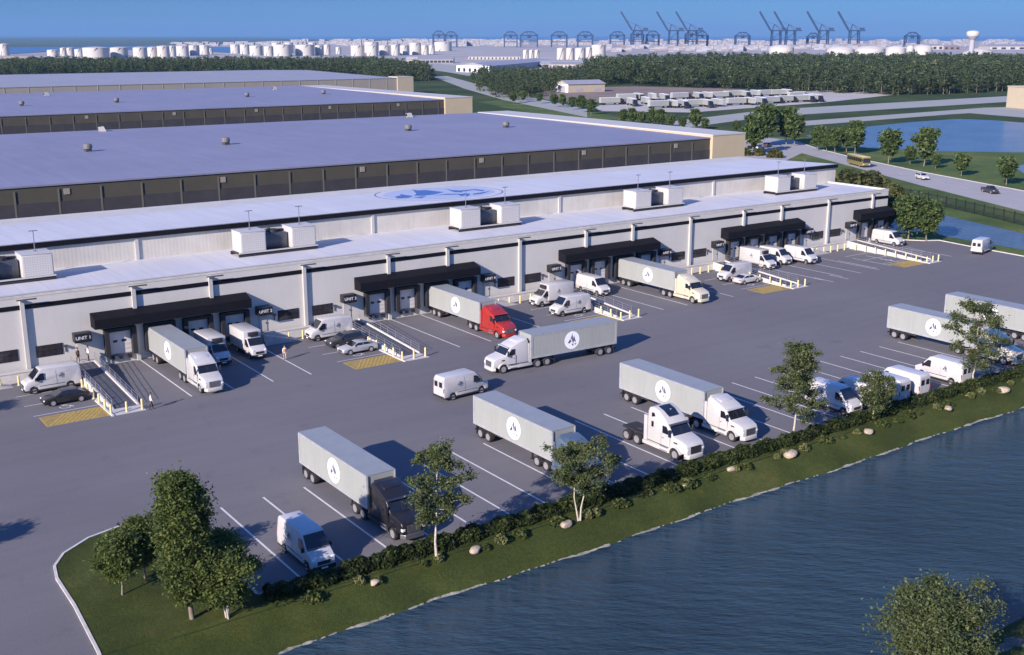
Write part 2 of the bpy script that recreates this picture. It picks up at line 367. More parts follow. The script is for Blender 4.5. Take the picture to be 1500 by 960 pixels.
def sheet(name, pts, z, m, kind='structure', px=True):
    P = [G(x, y, z) for x, y in pts] if px else [Vector((x, y, z)) for x, y in pts]
    b = MB(); b.face(P); o = b.build(name, m)
    if o.data.polygons[0].normal.z < 0: o.data.flip_normals()
    if kind: o['kind'] = kind
    return o
ORD = 'first second third fourth fifth sixth seventh eighth ninth tenth eleventh twelfth thirteenth fourteenth fifteenth sixteenth seventeenth eighteenth nineteenth twentieth'.split()
# ------------------------------------------------------------------ ground, lake, roads
b = MB(); b.face([(-36000, 66, 0), (36000, 66, 0), (36000, 42000, 0), (-36000, 42000, 0)]); b.face([(-36000, -3000, 0), (11.6, -3000, 0), (11.6, 66, 0), (-36000, 66, 0)])
struct('ground', b, M_FIELD)
sheet('sea', [(-1500, 59.5), (300, 58.5), (2600, 62), (2600, 53.1), (-1500, 53.1)], 0.5, M_SEA)
sheet('industrial_ground', [(-900, 96), (560, 93), (640, 104), (700, 112), (760, 118), (860, 104), (1000, 97), (2300, 97), (2300, 60.5), (300, 60), (-900, 68)], 0.10, M_IND)
sheet('far_land', [(-1500, 53.4), (180, 53.4), (380, 55.2), (430, 57.5), (300, 66), (60, 69), (-1500, 70)], 1.0, M_FARL)
sheet('bay_water', [(-900, 80), (20, 79), (68, 76), (140, 74), (250, 72), (345, 78), (345, 69), (250, 68), (62, 68.2), (14, 67), (-900, 68)], 0.7, M_SEA)
yard = [(-140, 131.95), (180.9, 131.95), (181.3, 130.9), (183.6, 129.0), (185.6, 126.6), (188.3, 125.2), (187.2, 116.8), (186.4, 107), (186.2, 68.2), (15.5, 68.2), (15.5, 66.6), (9, 66.6), (9, 0), (-140, 0)]
sheet('truck_yard', yard, 0.02, M_ASPH, px=False)
sheet('roadside_grass', [(170, 134), (190, 125.4), (186.6, 107), (186.4, 66.2), (420, 66.2), (420, 240), (330, 300), (250, 300), (181, 180)], 0.012, M_VERGE, px=False)
ri = [(15.55, 66.5), (15.6, 67), (16, 74), (16.05, 78.8), (16.4, 80.9), (17.5, 82.7), (19.8, 84.4), (22.6, 85.2), (24.6, 84.9), (26, 84.0), (26.7, 82.4), (26.8, 80), (26.8, 68.2)]
isl = ri + [(26.9, 66.4)]
b = MB(); b.slab([(x, y, 0.0) for x, y in isl], (0, 0, 1), 0.12); struct('grass_island', b, M_GRASS)
def strip(path, wd, z0, z1):
    b = MB()
    P = [Vector((x, y, 0)) for x, y in path]
    L = []
    for i, p in enumerate(P):
        d = (P[min(i + 1, len(P) - 1)] - P[max(i - 1, 0)]).normalized(); n = Vector((-d.y, d.x, 0)) * (wd / 2); L.append((p + n, p - n))
    for (a0, c0), (a1, c1) in zip(L, L[1:]):
        u = Vector((0, 0, z1)); l = Vector((0, 0, z0))
        b.face([a0 + u, c0 + u, c1 + u, a1 + u]); b.face([a0 + l, a0 + u, a1 + u, a1 + l]); b.face([c0 + l, c1 + l, c1 + u, c0 + u])
    for a, c in (L[0], L[-1]): b.face([a + Vector((0, 0, z0)), c + Vector((0, 0, z0)), c + Vector((0, 0, z1)), a + Vector((0, 0, z1))])
    return b
b = strip(ri[:-1] + [(26.8, 68.3)], 0.2, 0.0, 0.165)
k2 = strip([(26.9, 68.25), (60, 68.25), (110, 68.25), (186.3, 68.25)], 0.16, 0.0, 0.14)
struct('island_kerb', b, M_KERB); struct('yard_kerb', k2, M_KERB)
struct('corner_kerb', strip([(181.0, 131.0), (183.6, 129.1), (185.6, 126.7), (188.4, 125.2), (187.3, 116.8), (186.5, 107), (186.3, 68.3)], 0.22, 0.0, 0.15), M_CONCL)
# lake bank: a graded strip from the hedge down under the water
path = [(420, 62.4, 66.4)] + [(x, 62.35 + 0.13 * math.sin(x * 0.21) + 0.08 * math.sin(x * 0.67 + 1) + rng.uniform(-0.10, 0.10), 66.5) for x in np.arange(300, 19.5, -1.1)]
V = []; nrow = 9
for x, ys, yt in path:
    for k in range(nrow):
        t = k / (nrow - 1) * 1.3
        y = yt + (ys - yt) * t
        z = -1.2 * (t ** 1.25) if t <= 1 else -1.2 - (t - 1) * 3
        V.append((x, y, z + (0.121 if k == 0 else 0) + (rng.uniform(-0.05, 0.05) if 0 < k < 6 else 0)))
for a in np.linspace(0.15, 1.5, 8):
    cx, cy = 19.5, 58.4; x = cx - 4.0 * math.sin(a); ys = cy + 4.0 * math.cos(a)
    for k in range(nrow):
        t = k / (nrow - 1) * 1.3; r = 8.0 + (4.0 - 8.0) * t
        z = -1.2 * (t ** 1.25) if t <= 1 else -1.2 - (t - 1) * 3
        V.append((cx - r * math.sin(a), cy + r * math.cos(a), z + (0.121 if k == 0 else 0)))
for k in range(nrow):
    t = k / (nrow - 1) * 1.3; V.append((19.5 - (8.0 - 4.0 * t), -60, (-1.2 * t ** 1.25 if t <= 1 else -1.2 - (t - 1) * 3)))
Fc = []
for i in range(len(V) // nrow - 1):
    for k in range(nrow - 1): Fc.append((i * nrow + k, i * nrow + k + 1, (i + 1) * nrow + k + 1, (i + 1) * nrow + k))
o = obj_from('lake_bank', V, Fc, M_GRASS); o['kind'] = 'structure'
for p in o.data.polygons: p.use_smooth = True
# planting strip behind the kerb
sheet('planting_strip', [(26.9, 66.3), (420, 66.3), (420, 68.2), (26.9, 68.2)], 0.11, M_GRASS, px=False)
b = MB()                                                   # pale sand and wrack along the waterline
prev = None
for x in np.arange(20, 240, 0.22):
    base = 62.35 + 0.13 * math.sin(x * 0.21) + 0.08 * math.sin(x * 0.67 + 1)
    wv = max(0.0, .10 + .11 * math.sin(x * .8 + 2 * math.sin(x * .21)) + .10 * math.sin(x * 2.9 + 1) * math.sin(x * .33) + rng.uniform(-.10, .10))
    off = .06 * math.sin(x * 1.7) + rng.uniform(-.03, .03)
    cur = ((x, base + off - wv * .45, -1.185), (x, base + off + wv * .6, -1.13 + wv * .06))
    if prev and wv > .02: b.face([prev[0], cur[0], cur[1], prev[1]])
    prev = cur
struct('shore_sand', b, M_FOAM)
for i in range(0):
    pass
sheet('lake_water', [(12.5, -60), (700, -60), (700, 65.5), (12.5, 65.5)], -1.2, M_WATER, px=False)
b = MB()
pth = [(x, 36.5 + 0.35 * math.sin(x * 0.3) + 0.012 * (x - 62)) for x in np.arange(30, 160, 2.0)]
for (x0, y0), (x1, y1) in zip(pth, pth[1:]):
    prev = None
    for dy, z in ((1.5, -1.9), (0, -1.2), (-1.2, -0.55), (-3.2, 0.0), (-60, 0.4)):
        if prev: b.face([(x0, y0 + prev[0], prev[1]), (x1, y1 + prev[0], prev[1]), (x1, y1 + dy, z), (x0, y0 + dy, z)])
        prev = (dy, z)
struct('near_shore', b, M_GRASS)
# roads, far lots and ponds
sheet('pond_water', [(1297, 290), (1374, 313.5), (1500, 342.5), (1660, 381), (1660, 408), (1500, 366), (1440, 356), (1385, 346.5), (1362, 338), (1322, 341), (1296, 340)], 0.03, M_POND)
road_l = [(180, 0), (203, 66.3), (235.4, 136.2), (255.5, 176.5), (282, 225.4), (297.9, 255.4), (306, 274), (300, 292)]
road_r = [(222, 0), (240, 66.3), (267.5, 156), (281.6, 195), (297.6, 231.4), (312, 258), (330, 285), (330, 310)]
b = MB()
for i in range(7): b.face([(*road_l[i], 0.035), (*road_r[i], 0.035), (*road_r[i + 1], 0.035), (*road_l[i + 1], 0.035)])
struct('curving_road', b, M_ROAD)
struct('road_kerb', strip(road_r[1:7], 0.35, 0.0, 0.15), M_KERB)
mid = [((a[0] * .5 + c[0] * .5), (a[1] * .5 + c[1] * .5)) for a, c in zip(road_l, road_r)][1:6]
b = MB()
for q in range(len(mid) - 1):
    a = Vector((*mid[q], 0.05)); c = Vector((*mid[q + 1], 0.05)); n_ = int((c - a).length / 9)
    for j in range(n_):
        p0 = a.lerp(c, j / n_); p1 = a.lerp(c, (j + 0.38) / n_); sd = Vector((-(c - a).y, (c - a).x, 0)).normalized() * 0.09
        b.face([p0 + sd, p0 - sd, p1 - sd, p1 + sd])
struct('road_centre_dashes', b, M_LINE)
sheet('far_road', [(985, 178), (1125, 161), (1475, 141), (1700, 132), (1700, 142), (1475, 149.5), (1125, 171), (985, 190)], 0.05, M_FROAD)
sheet('side_road', [(1170, 178), (1395, 161.5), (1440, 158), (1700, 152), (1700, 180), (1500, 172.5), (1420, 166), (1395, 167.5), (1170, 185)], 0.06, M_FROAD)
sheet('far_pond_water', [(1180, 199), (1215, 192), (1268, 186), (1330, 179.5), (1400, 174.5), (1450, 176), (1500, 180), (1640, 190), (1640, 236), (1500, 223.5), (1375, 222), (1272, 217), (1215, 209)], 0.04, M_POND)
sheet('pond_inlet_water', [(1485, 245), (1500, 241), (1580, 246), (1580, 262), (1500, 254)], 0.04, M_POND)
sheet('diagonal_road', [(633, 112), (655, 111.5), (690, 121), (752, 137), (860, 160), (860, 172), (735, 146), (680, 130)], 0.05, M_FROAD)
sheet('access_road', [(560, 92), (600, 91), (720, 100), (790, 108), (740, 114), (690, 112), (620, 100)], 0.16, M_FROAD)
sheet('depot_lot', [(640, 92), (900, 88), (960, 100), (860, 108), (760, 116), (690, 104)], 0.14, M_LOT)
sheet('trailer_lot', [(872, 158), (890, 148), (1000, 139), (1230, 132), (1310, 139), (1200, 151), (1010, 165), (880, 163)], 0.05, M_LOT)
sheet('bare_earth', [(780, 137), (830, 129), (930, 126.5), (1030, 129), (1100, 131), (1000, 138.5), (892, 147), (860, 152), (800, 146)], 0.045, M_DIRT)
sheet('side_lot', [(1080, 232), (1092, 208), (1135, 208), (1180, 222), (1150, 236)], 0.03, M_ROAD)
sheet('bright_field', [(700, 150), (745, 146), (790, 152), (880, 166), (940, 178), (860, 178), (760, 162)], 0.03, M_VERGE)
# painted markings
b = MB()
z = 0.026
def line(b, x0, y0, x1, y1, wd=0.17):
    d = Vector((x1 - x0, y1 - y0, 0)).normalized(); n = Vector((-d.y, d.x, 0)) * (wd / 2); a = Vector((x0, y0, z)); c = Vector((x1, y1, z))
    b.face([a + n, a - n, c - n, c + n])
k = 0; x = 30.35
while x < 184:
    line(b, x, 68.6, x, 84.2); x += 3.73
struct('trailer_stall_lines', b, M_LINE)
UNITS = [26.35 + 34.35 * k for k in range(-1, 5)]
b = MB()
for u in UNITS[1:]:
    for k in range(4):
        if u + 12.55 + k * 4.7 < 180: line(b, u + 12.55 + k * 4.7, 114.4, u + 12.55 + k * 4.7, 131.7)
    for yy in (117.3, 121.2, 125.1):
        line(b, u - 3.0, yy, u + 3.4, yy, 0.12)
for x in (156.8, 160.6, 164.4): line(b, x, 115.5, x, 123.5)
for x in (142.2, 145.9): line(b, x, 112.6, x, 116.5)
struct('dock_bay_lines', b, M_LINE)
b = MB(); z = 0.024
for u in UNITS[1:]: b.face([(u - 2.6, 113.2, z), (u + 3.45, 113.2, z), (u + 3.45, 116.5, z), (u - 2.6, 116.5, z)])
struct('faded_yellow_bays', b, M_YELF); z = 0.028
b = MB()
for u in UNITS[1:]:
    x0, x1, y0, y1 = u - 2.6, u + 3.45, 113.2, 116.5
    for a in ((x0, y0, x1, y0), (x0, y1, x1, y1), (x0, y0, x0, y1), (x1, y0, x1, y1)): line(b, *a, 0.14)
    q = x0 + 0.2
    while q < x1 - 1.2: line(b, q, y0 + 0.07, min(q + 2.2, x1), y0 + 0.07 + (min(q + 2.2, x1) - q) * 1.42, 0.17); q += 0.52
struct('yellow_hatched_bays', b, M_YEL)
b = MB(); z = 0.027
for u in UNITS[1:]:
    cx, cy = u + 0.6, 118.9                                # wheelchair symbol painted on the bay
    s = 1.25
    pts = [(math.cos(t) * .42 * s + cx - .1, math.sin(t) * .42 * s + cy - .2) for t in np.linspace(2.6, 6.3, 12)]
    for p, q in zip(pts, pts[1:]): line(b, *p, *q, 0.13)
    line(b, cx - .3, cy + .85, cx - .12, cy + .1, 0.15); line(b, cx - .12, cy + .1, cx + .42, cy + .05, 0.14); line(b, cx + .42, cy + .05, cx + .7, cy - .55, 0.14); line(b, cx - .25, cy + .5, cx + .25, cy + .45, 0.12)
    b.face([(cx - .36 + .16 * math.cos(t), cy + 1.08 + .16 * math.sin(t), z) for t in np.linspace(0, 2 * PI, 10)[:-1]])
struct('wheelchair_bay_symbols', b, M_LINE)
z = 0.026
# ------------------------------------------------------------------ the dock warehouse
YF = 132.0; XL, XR = -22.0, 180.9
wh = thing('dock_warehouse', 'long pale grey warehouse with black dock canopies and a white stepped roof facing the yard', 'warehouse', (80, YF, 0))
def part(name, b, m, root=wh, label=None, **k):
    o = b.build(name, m, root, **k); o.location = -root.location
    if label: o['label'] = label
    return o
def sub(name, b, m, par, **k): return b.build(name, m, par, **k)
b = MB(); b.box(XL, XR, YF, YF + 14.2, -0.5, 9.28); part('lower_wall', b, M_WALL)
b = MB(); b.box(XL, XR + .06, YF - .04, YF + .34, 9.285, 9.62); b.box(XR - .3, XR + .06, YF + .34, YF + 14, 9.285, 9.62); part('parapet', b, M_CONCL)
b = MB(); b.box(XL, XR + .10, YF - .08, YF + .38, 9.622, 9.70); b.box(XR - .34, XR + .10, YF + .38, YF + 14, 9.622, 9.70); part('coping', b, M_PIL)
b = MB(); b.box(XL, XR - .31, YF + .35, YF + 14, 9.283, 9.42); part('lower_roof', b, M_WROOF)
b = MB(); b.box(XL, XR + .03, YF - .05, YF, 7.93, 8.45); part('dark_stripe', b, M_STRIPE)
YU = 146.0; XU = 182.6
b = MB(); b.box(XL, XU, YU, YU + 26, 9.0, 12.3); part('upper_wall', b, M_UWALL)
b = MB(); b.box(XL, XU + .2, YU - .35, YU + .1, 12.31, 12.98); part('dark_fascia', b, M_STRIPE)
b = MB(); b.loop2([(XL, YU - .33, 12.985), (XL, YU + 26, 12.10), (XL, YU + 26, 11.9), (XL, YU - .33, 12.7)], [(XU + .2, YU - .33, 12.985), (XU + .2, YU + 26, 12.10), (XU + .2, YU + 26, 11.9), (XU + .2, YU - .33, 12.7)]); part('upper_roof', b, M_WROOF)
for u in UNITS:
    for dx in (0, 12.42, 21.85):
        x = u + dx
        if XL < x < XR:
            o = part('pilaster', MB().box(x - .22, x + .22, YF - .34, YF - .004, 0.0 if dx else 0.0, 9.06), M_PIL)
            sub('wall_lamp', MB().slab([(x - .6, YF - .62, 9.07), (x + 1.5, YF - .80, 9.07), (x + 1.5, YF - .52, 9.07), (x - .6, YF - .5, 9.07)], (0, 0, 1), .13), M_STEEL, o)
for x in (9.5, 43.86, 78.5, 113.2, 148.6):
    part('upper_pilaster', MB().box(x - .22, x + .22, YU - .2, YU - .004, 9.42, 12.305), M_PIL)
def window(x0, x1):
    o = part('window', MB().box(x0, x1, YF - .06, YF - .004, 2.15, 3.48), M_STRIPE)
    g = MB(); n = 4; wd = (x1 - x0 - .1) / n
    for i in range(n):
        for (za, zb) in ((2.21, 2.79), (2.84, 3.42)): g.box(x0 + .07 + i * wd, x0 + .03 + (i + 1) * wd, YF - .08, YF - .062, za, zb)
    sub('pane', g, M_GLASS, o)
def entry_door(x0):
    o = part('entry_door', MB().box(x0, x0 + 1.05, YF - .07, YF - .004, 1.12, 3.25), M_PIL)
    sub('handle', MB().box(x0 + .85, x0 + .92, YF - .14, YF - .072, 2.1, 2.3), M_STEEL, o)
for u in UNITS:
    for a, c in ((u - 3.85, u - .95), (u + 1.0, u + 3.9)):
        if a > 18 and c < XR: window(a, c)
    for xd in (u + 5.5, u + 27.9):
        if 18 < xd < XR - 3: entry_door(xd)
    for xs_ in (u + 4.2, u + 30.0):
        if 18 < xs_ < XR: part('sconce', MB().box(xs_ - .16, xs_ + .16, YF - .34, YF - .004, 2.95, 3.2).box(xs_ - .05, xs_ + .05, YF - .10, YF - .004, 2.35, 2.95), M_STEEL)
def dock_door(x):
    o = part('dock_door', MB().box(x - 1.3, x + 1.3, YF - .05, YF - .004, 1.15, 3.95), M_DOOR)
    s = MB()
    for sg in (-1, 1): s.prof([(0, 0), (0, 1), (1, 1), (1, 0)], .1) if False else s.box(*sorted((x + sg * 1.32, x + sg * 1.86)), YF - .72, YF - .004, 1.05, 4.35)
    s.box(x - 1.315, x + 1.315, YF - .62, YF - .004, 3.97, 4.35)
    sub('dock_seal', s, M_RUB, o)
    v = MB()
    for sg in (-.55, .45): v.box(x + sg - .25, x + sg + .25, YF - .075, YF - .052, 2.55, 2.85)
    sub('vision_panel', v, M_GLASS, o)
    sub('dock_leveller', MB().box(x - 1.1, x + 1.1, YF - .38, YF - .004, 1.0, 1.14), M_STEEL, o)
    for sg in (-1.0, 0, 1.0): sub('dock_bumper', MB().box(x + sg - .18, x + sg + .18, YF - .34, YF - .004, .52, .98), M_RUB, o)
def canopy(x0, x1):
    o = part('dock_canopy', MB().loop2([(x0, YF - .004, 6.5), (x0, YF - 1.8, 5.95), (x0, YF - 1.8, 4.85), (x0, YF - .004, 4.85)], [(x1, YF - .004, 6.5), (x1, YF - 1.8, 5.95), (x1, YF - 1.8, 4.85), (x1, YF - .004, 4.85)]), M_STRIPE)
for u in UNITS:
    if u < 0: continue
    canopy(u + 7.25, min(u + 26.35, XR))
    for k in range(4):
        x = u + 10.4 + 4.73 * k
        if x + 2 < XR: dock_door(x)
# roof emblem
EMBC = [[(415, 165), (445, 172), (490, 170), (600, 188), (535, 205), (470, 212), (425, 210), (440, 195)], [(315, 215), (350, 205), (345, 195), (375, 203), (400, 208), (422, 212), (395, 225), (330, 228)], [(420, 222), (500, 213), (470, 229)],
        [(530, 211), (620, 200), (700, 203), (690, 208), (600, 208)], [(610, 165), (650, 175), (720, 180), (700, 192), (660, 190), (640, 182)], [(690, 178), (780, 171), (832, 181), (820, 187), (770, 177), (725, 184)],
        [(868, 186), (820, 205), (770, 211), (760, 204), (830, 192)], [(680, 210), (720, 198), (752, 205), (735, 223), (715, 215), (700, 221)]]
EMB = [[(498 + x / 3.927, 234 + y / 3.927) for x, y in p] for p in EMBC]
ZR = 12.985 - 0.0337 * 12
ZC = (97.45, 158.0); RC = 10.6
EMBW = [[tuple(((G(x, y, 12.55) - Vector((*ZC, 12.55))) / RC)[:2]) for x, y in p] for p in EMB]
def roofz(y): return 12.985 - (y - (YU - .33)) * (0.885 / 26.33) + 0.012
b = MB(); n = 56
for i in range(n):
    t0, t1 = 2 * PI * i / n, 2 * PI * (i + 1) / n
    q = [(ZC[0] + r * math.cos(t), ZC[1] + r * math.sin(t)) for r, t in ((RC, t0), (RC, t1), (RC - .22, t1), (RC - .22, t0))]
    b.face([(x, y, roofz(y)) for x, y in q])
em = part('roof_emblem', b, M_LBLUE)
b = MB(); b.face([(ZC[0] + 10.1 * math.cos(2 * PI * i / n) * 0.93, ZC[1] + 10.1 * .86 * math.sin(2 * PI * i / n), roofz(ZC[1] + 10.1 * .86 * math.sin(2 * PI * i / n)) + .004) for i in range(n)]); sub('emblem_field', b, M_LPALE, em)
b = MB()
for p in EMBW: b.face([(ZC[0] + x * RC, ZC[1] + y * RC, roofz(ZC[1] + y * RC) + .010) for x, y in p])
sub('emblem_mark', b, M_LBLUE, em)
# emblem for vehicles in a unit disc
MARKS = [[(-.08, .15), (.0, .88), (.12, .30), (.06, -.35), (-.02, -.1)], [(.12, .1), (.28, .52), (.55, -.35), (.30, -.12), (.16, -.45)], [(-.62, -.28), (-.28, .18), (-.12, -.12), (-.34, -.36)],
         [(-.05, -.5), (.12, -.4), (.24, -.72), (.02, -.62)], [(-.22, .25), (-.05, .62), (-.10, .15)], [(.36, -.4), (.62, -.5), (.42, -.66)]]
# ------------------------------------------------------------------ unit signs, walkways, ramps, bollards
def text(body, size, loc, parent, m=M_LET, rot=(PI / 2, 0, 0), ext=0.012):
    c = bpy.data.curves.new('lettering', 'FONT'); c.body = body; c.size = size; c.extrude = ext; c.align_x = 'CENTER'; c.align_y = 'CENTER'
    c.materials.append(m)
    tmp = bpy.data.objects.new('lettering_curve', c); C.objects.link(tmp)
    me = bpy.data.meshes.new_from_object(tmp.evaluated_get(bpy.context.evaluated_depsgraph_get())); bpy.data.objects.remove(tmp)
    o = bpy.data.objects.new('lettering', me); C.objects.link(o); o.parent = parent; o.location = loc; o.rotation_euler = rot
    return o
nsig = 0
for ui, u in enumerate(UNITS):
    for dx in (6.0, 28.4):
        x = u + dx
        if not (23 < x < XR): continue
        nsig += 1
        r = thing('unit_sign', f'black box sign reading UNIT {nsig} over an entry door of the warehouse', 'sign', (x, YF, 3.42), 0, 'unit signs on the warehouse front')
        sub('sign_box', MB().box(-.95, .95, -1.2, -.01, 0, 1.08), M_SIGN, r, bevel=.03)
        sub('lettering_panel', MB().box(-.85, .85, -1.215, -1.2, .12, .96), M_SIGN, r)
        text(f'UNIT {nsig}', .56, (0, -1.225, .54), r)
for ui, u in enumerate(UNITS):
    n_ = 2 * ui + 1
    # raised walk between the dock bays
    x0, x1 = u - 34.35 + 28.2, min(u + 7.15, XR)
    if x1 < 20 or x0 > XR - 4: continue
    nb = f'UNIT {2 * ui}' if ui else 'UNIT 1'
    r = thing('raised_walk', f'raised concrete walk along the wall, ending at the UNIT {max(1, 2 * ui - 0)} door', 'walkway', ((x0 + x1) / 2, 131, 0), 0, 'raised walks along the warehouse')
    r['label'] = ['', 'raised concrete walk along the wall behind the black sedan, leftmost of the walks', 'raised concrete walk behind the white van beside the two grey cars', 'raised concrete walk behind the box truck parked across from the red truck', 'raised concrete walk behind the white van and white sedan', 'raised concrete walk with bare bollards below, beside the rightmost ramp'][ui]
    part('retaining_wall', MB().box(x0, x1, 130.45, 130.65, 0, 1.08), M_CONCL, r)
    part('walk_slab', MB().box(x0, x1, 130.655, YF - .51, 0, 1.1), M_CONC, r)
    part('kerb_edge', MB().box(x0, x1, 130.40, 130.70, 1.102, 1.2), M_KERB, r)
    # pedestrian ramp
    lab = ['', 'the black sedan', 'the silver sedan', 'two vans and a box truck', 'the white sedan', 'the rightmost van'][ui]
    rp = thing('access_ramp', f'concrete access ramp with metal handrails beside {lab}', 'ramp', (u + 5.6, 121.8, 0), 0, 'access ramps to the loading walk')
    xa, xb, yt, yb = u + 4.15, u + 7.05, 130.40, 114.8
    part('ramp_floor', MB().loop2([(xa + .25, yt, 0.0), (xa + .25, yb, 0.0), (xa + .25, yb, 0.06), (xa + .25, yt, 1.1)], [(xb - .25, yt, 0.0), (xb - .25, yb, 0.0), (xb - .25, yb, 0.06), (xb - .25, yt, 1.1)]), M_RAMPD, rp)
    for nm, xs0 in (('side_wall', xa), ('side_wall', xb - .24)):
        part(nm, MB().loop2([(xs0, yt, 0), (xs0, yb, 0), (xs0, yb, .22), (xs0, yt, 1.28)], [(xs0 + .24, yt, 0), (xs0 + .24, yb, 0), (xs0 + .24, yb, .22), (xs0 + .24, yt, 1.28)]), M_CONCL, rp)
    for xs0 in (xa + .12, xb - .12):
        h = MB(); nP = 9
        for k in range(nP):
            t = k / (nP - 1); y = yt - .1 + (yb + .15 - yt) * t; zb = 1.28 + (.22 - 1.28) * t
            h.cyl((xs0, y, zb), (xs0, y, zb + .95), .026, n=6)
        for hh in (.30, .62, .95): h.cyl((xs0, yt - .1, 1.28 + hh), (xs0, yb + .05, .22 + hh), .021, n=6)
        for k in range(34):
            t = (k + .5) / 34; y = yt - .1 + (yb + .15 - yt) * t; zb = 1.28 + (.22 - 1.28) * t
            h.cyl((xs0, y, zb), (xs0, y, zb + .62), .011, n=4)
        part('handrail', h, M_RAIL, rp)
    part('front_landing', MB().box(u + 3.62, u + 7.1, 112.7, 114.78, 0, .05), M_CONC, rp)
    part('wheel_kerb', MB().box(u + 3.55, u + 3.78, 112.6, 118.8, 0, .14), M_CONCL, rp)
    part('gravel_bed', MB().box(u + 3.8, u + 4.13, 114.8, 129.6, 0, .04), M_CONC, rp)
bo = thing('bollard', '', 'bollard', (0, 0, 0)); 
sub('post', MB().cyl((0, 0, 0), (0, 0, 1.02), .115, n=12).lathe([(.115, 1.02), (.10, 1.09), (.05, 1.13), (.005, 1.14)], 12), M_BOLL, bo, smooth=40)
sub('base_collar', MB().cyl((0, 0, 0), (0, 0, .06), .19, n=12), M_CONC, bo)
first = True
def bollard(x, y, label, group):
    global first
    o = bo if first else copy_tree(bo); first = False
    o.location = (x, y, 0.02); tag(o, label, 'bollard', group)
RN = ['', 'the black sedan', 'the silver sedan', 'the third ramp', 'the white sedan', 'the rightmost ramp']
for ui, u in enumerate(UNITS):
    if ui == 0: continue
    g = f'bollards beside {RN[ui]}'
    for k in range(8): bollard(u + 3.67, 113.3 + 2.12 * k, f'cream yellow bollard in the row between {RN[ui]} and the ramp wall' if ui in (1, 2, 4) else f'cream yellow bollard in the row along {RN[ui]}', g)
    g2 = f'end bollards at {RN[ui]}'
    for x in (u + 5.25, u + 6.85): bollard(x, 113.25, f'cream bollard at the foot of the ramp by {RN[ui]}' if ui in (1, 2, 4) else f'cream bollard at the foot of {RN[ui]}', g2)
    g3 = f'walk bollards left of {RN[ui]}'
    for k in range(6): bollard(u - 7.4 + 1.9 * k, 129.4, f'cream bollard under the raised walk left of {RN[ui]}', g3)
# loading wedges right of each dock group
for ui, u in enumerate(UNITS):
    x0 = u + 27.45
    if x0 < 18 or x0 > XR: continue
    r = thing('loading_wedge', ['white walled concrete wedge ramp at the left frame edge', 'white walled concrete wedge ramp behind the refrigerated box truck and the person in orange', 'white walled concrete wedge ramp beyond the red truck', 'white walled concrete wedge ramp beyond the cream truck cab', 'white walled concrete wedge ramp right of the van by the rightmost dock doors', ''][ui], 'ramp', (x0, 130, 0), 0, 'concrete wedge ramps right of the docks')
    part('cheek_wall', MB().box(x0 - .22, x0, 128.85, YF - .51, 0, 1.42), M_PIL, r)
    part('wedge_slab', MB().loop2([(x0 + .003, 128.9, 0), (x0 + 4.6, 128.9, 0), (x0 + .003, 128.9, 1.3)], [(x0 + .003, 130.38, 0), (x0 + 4.6, 130.38, 0), (x0 + .003, 130.38, 1.3)]), M_CONC, r)
# ------------------------------------------------------------------ roof plant
for k, u in enumerate(UNITS[:5]):
    xb = u + 28.9
    lab = ['at the left frame edge', 'above the box vans', 'below the roof emblem', 'above the cream lorry cab', 'at the right roof end'][k]
    r = thing('rooftop_unit', f'pair of white louvred cabinets on a dark skid {lab}', 'air unit', (xb + 5.5, 141, 9.42), 0, 'air units on the lower roof')
    part('skid', MB().box(xb - .1, xb + 11.2, 139.5, 139.75, 9.43, 9.86).box(xb - .1, xb + 11.2, 142.3, 142.55, 9.43, 9.86).box(xb, xb + 11.1, 139.76, 142.29, 9.75, 9.86), M_CHAS, r)
    part('skid_edge', MB().box(xb - .1, xb + 11.2, 139.36, 139.6, 9.865, 10.02), M_HVAC, r)
    for x0 in (xb + .25, xb + 7.5):
        o = part('cabinet', MB().box(x0, x0 + 3.55, 139.6, 142.7, 9.88, 12.62), M_HVAC, r, bevel=.08)
        o2 = part('louvre_panel', MB().box(x0 + .15, x0 + 3.4, 139.56, 139.598, 10.05, 12.45), M_GRID, r)
        part('cabinet_lid', MB().box(x0 - .03, x0 + 3.58, 139.57, 142.73, 12.625, 12.70), M_HVAC, r)
    part('compressor', MB().box(xb + 4.0, xb + 7.3, 140.6, 142.5, 9.88, 12.0), M_STEEL, r, bevel=.05)
    part('fan', MB().cyl((xb + 5.7, 141.6, 12.01), (xb + 5.7, 141.6, 12.4), .62, n=20), M_CHAS, r)
    part('duct', MB().cyl((xb + 3.82, 141.2, 12.2), (xb + 5.2, 141.5, 12.45), .22, n=10).cyl((xb + 5.6, 142.0, 12.2), (xb + 7.4, 142.2, 12.1), .16, n=10), M_CHAS, r)
    for x0 in (xb + 2.3, xb + 9.5):
        if x0 < 22: continue
        side = 'left' if x0 < xb + 5 else 'right'
        t = thing('roof_mast', f'thin T-shaped mast on the {side} cabinet {lab}', 'mast', (x0, 141.4, 12.7), 0, 'thin masts on the air units')
        sub('pole', MB().cyl((0, 0, 0), (0, 0, 2.45), .055, n=8), M_POLE, t)
        sub('crossbar', MB().bar((-.5, 0, 2.47), (.5, 0, 2.47), .16, .09), M_POLE, t)
        sub('base_plate', MB().box(-.2, .2, -.2, .2, 0, .05), M_POLE, t)
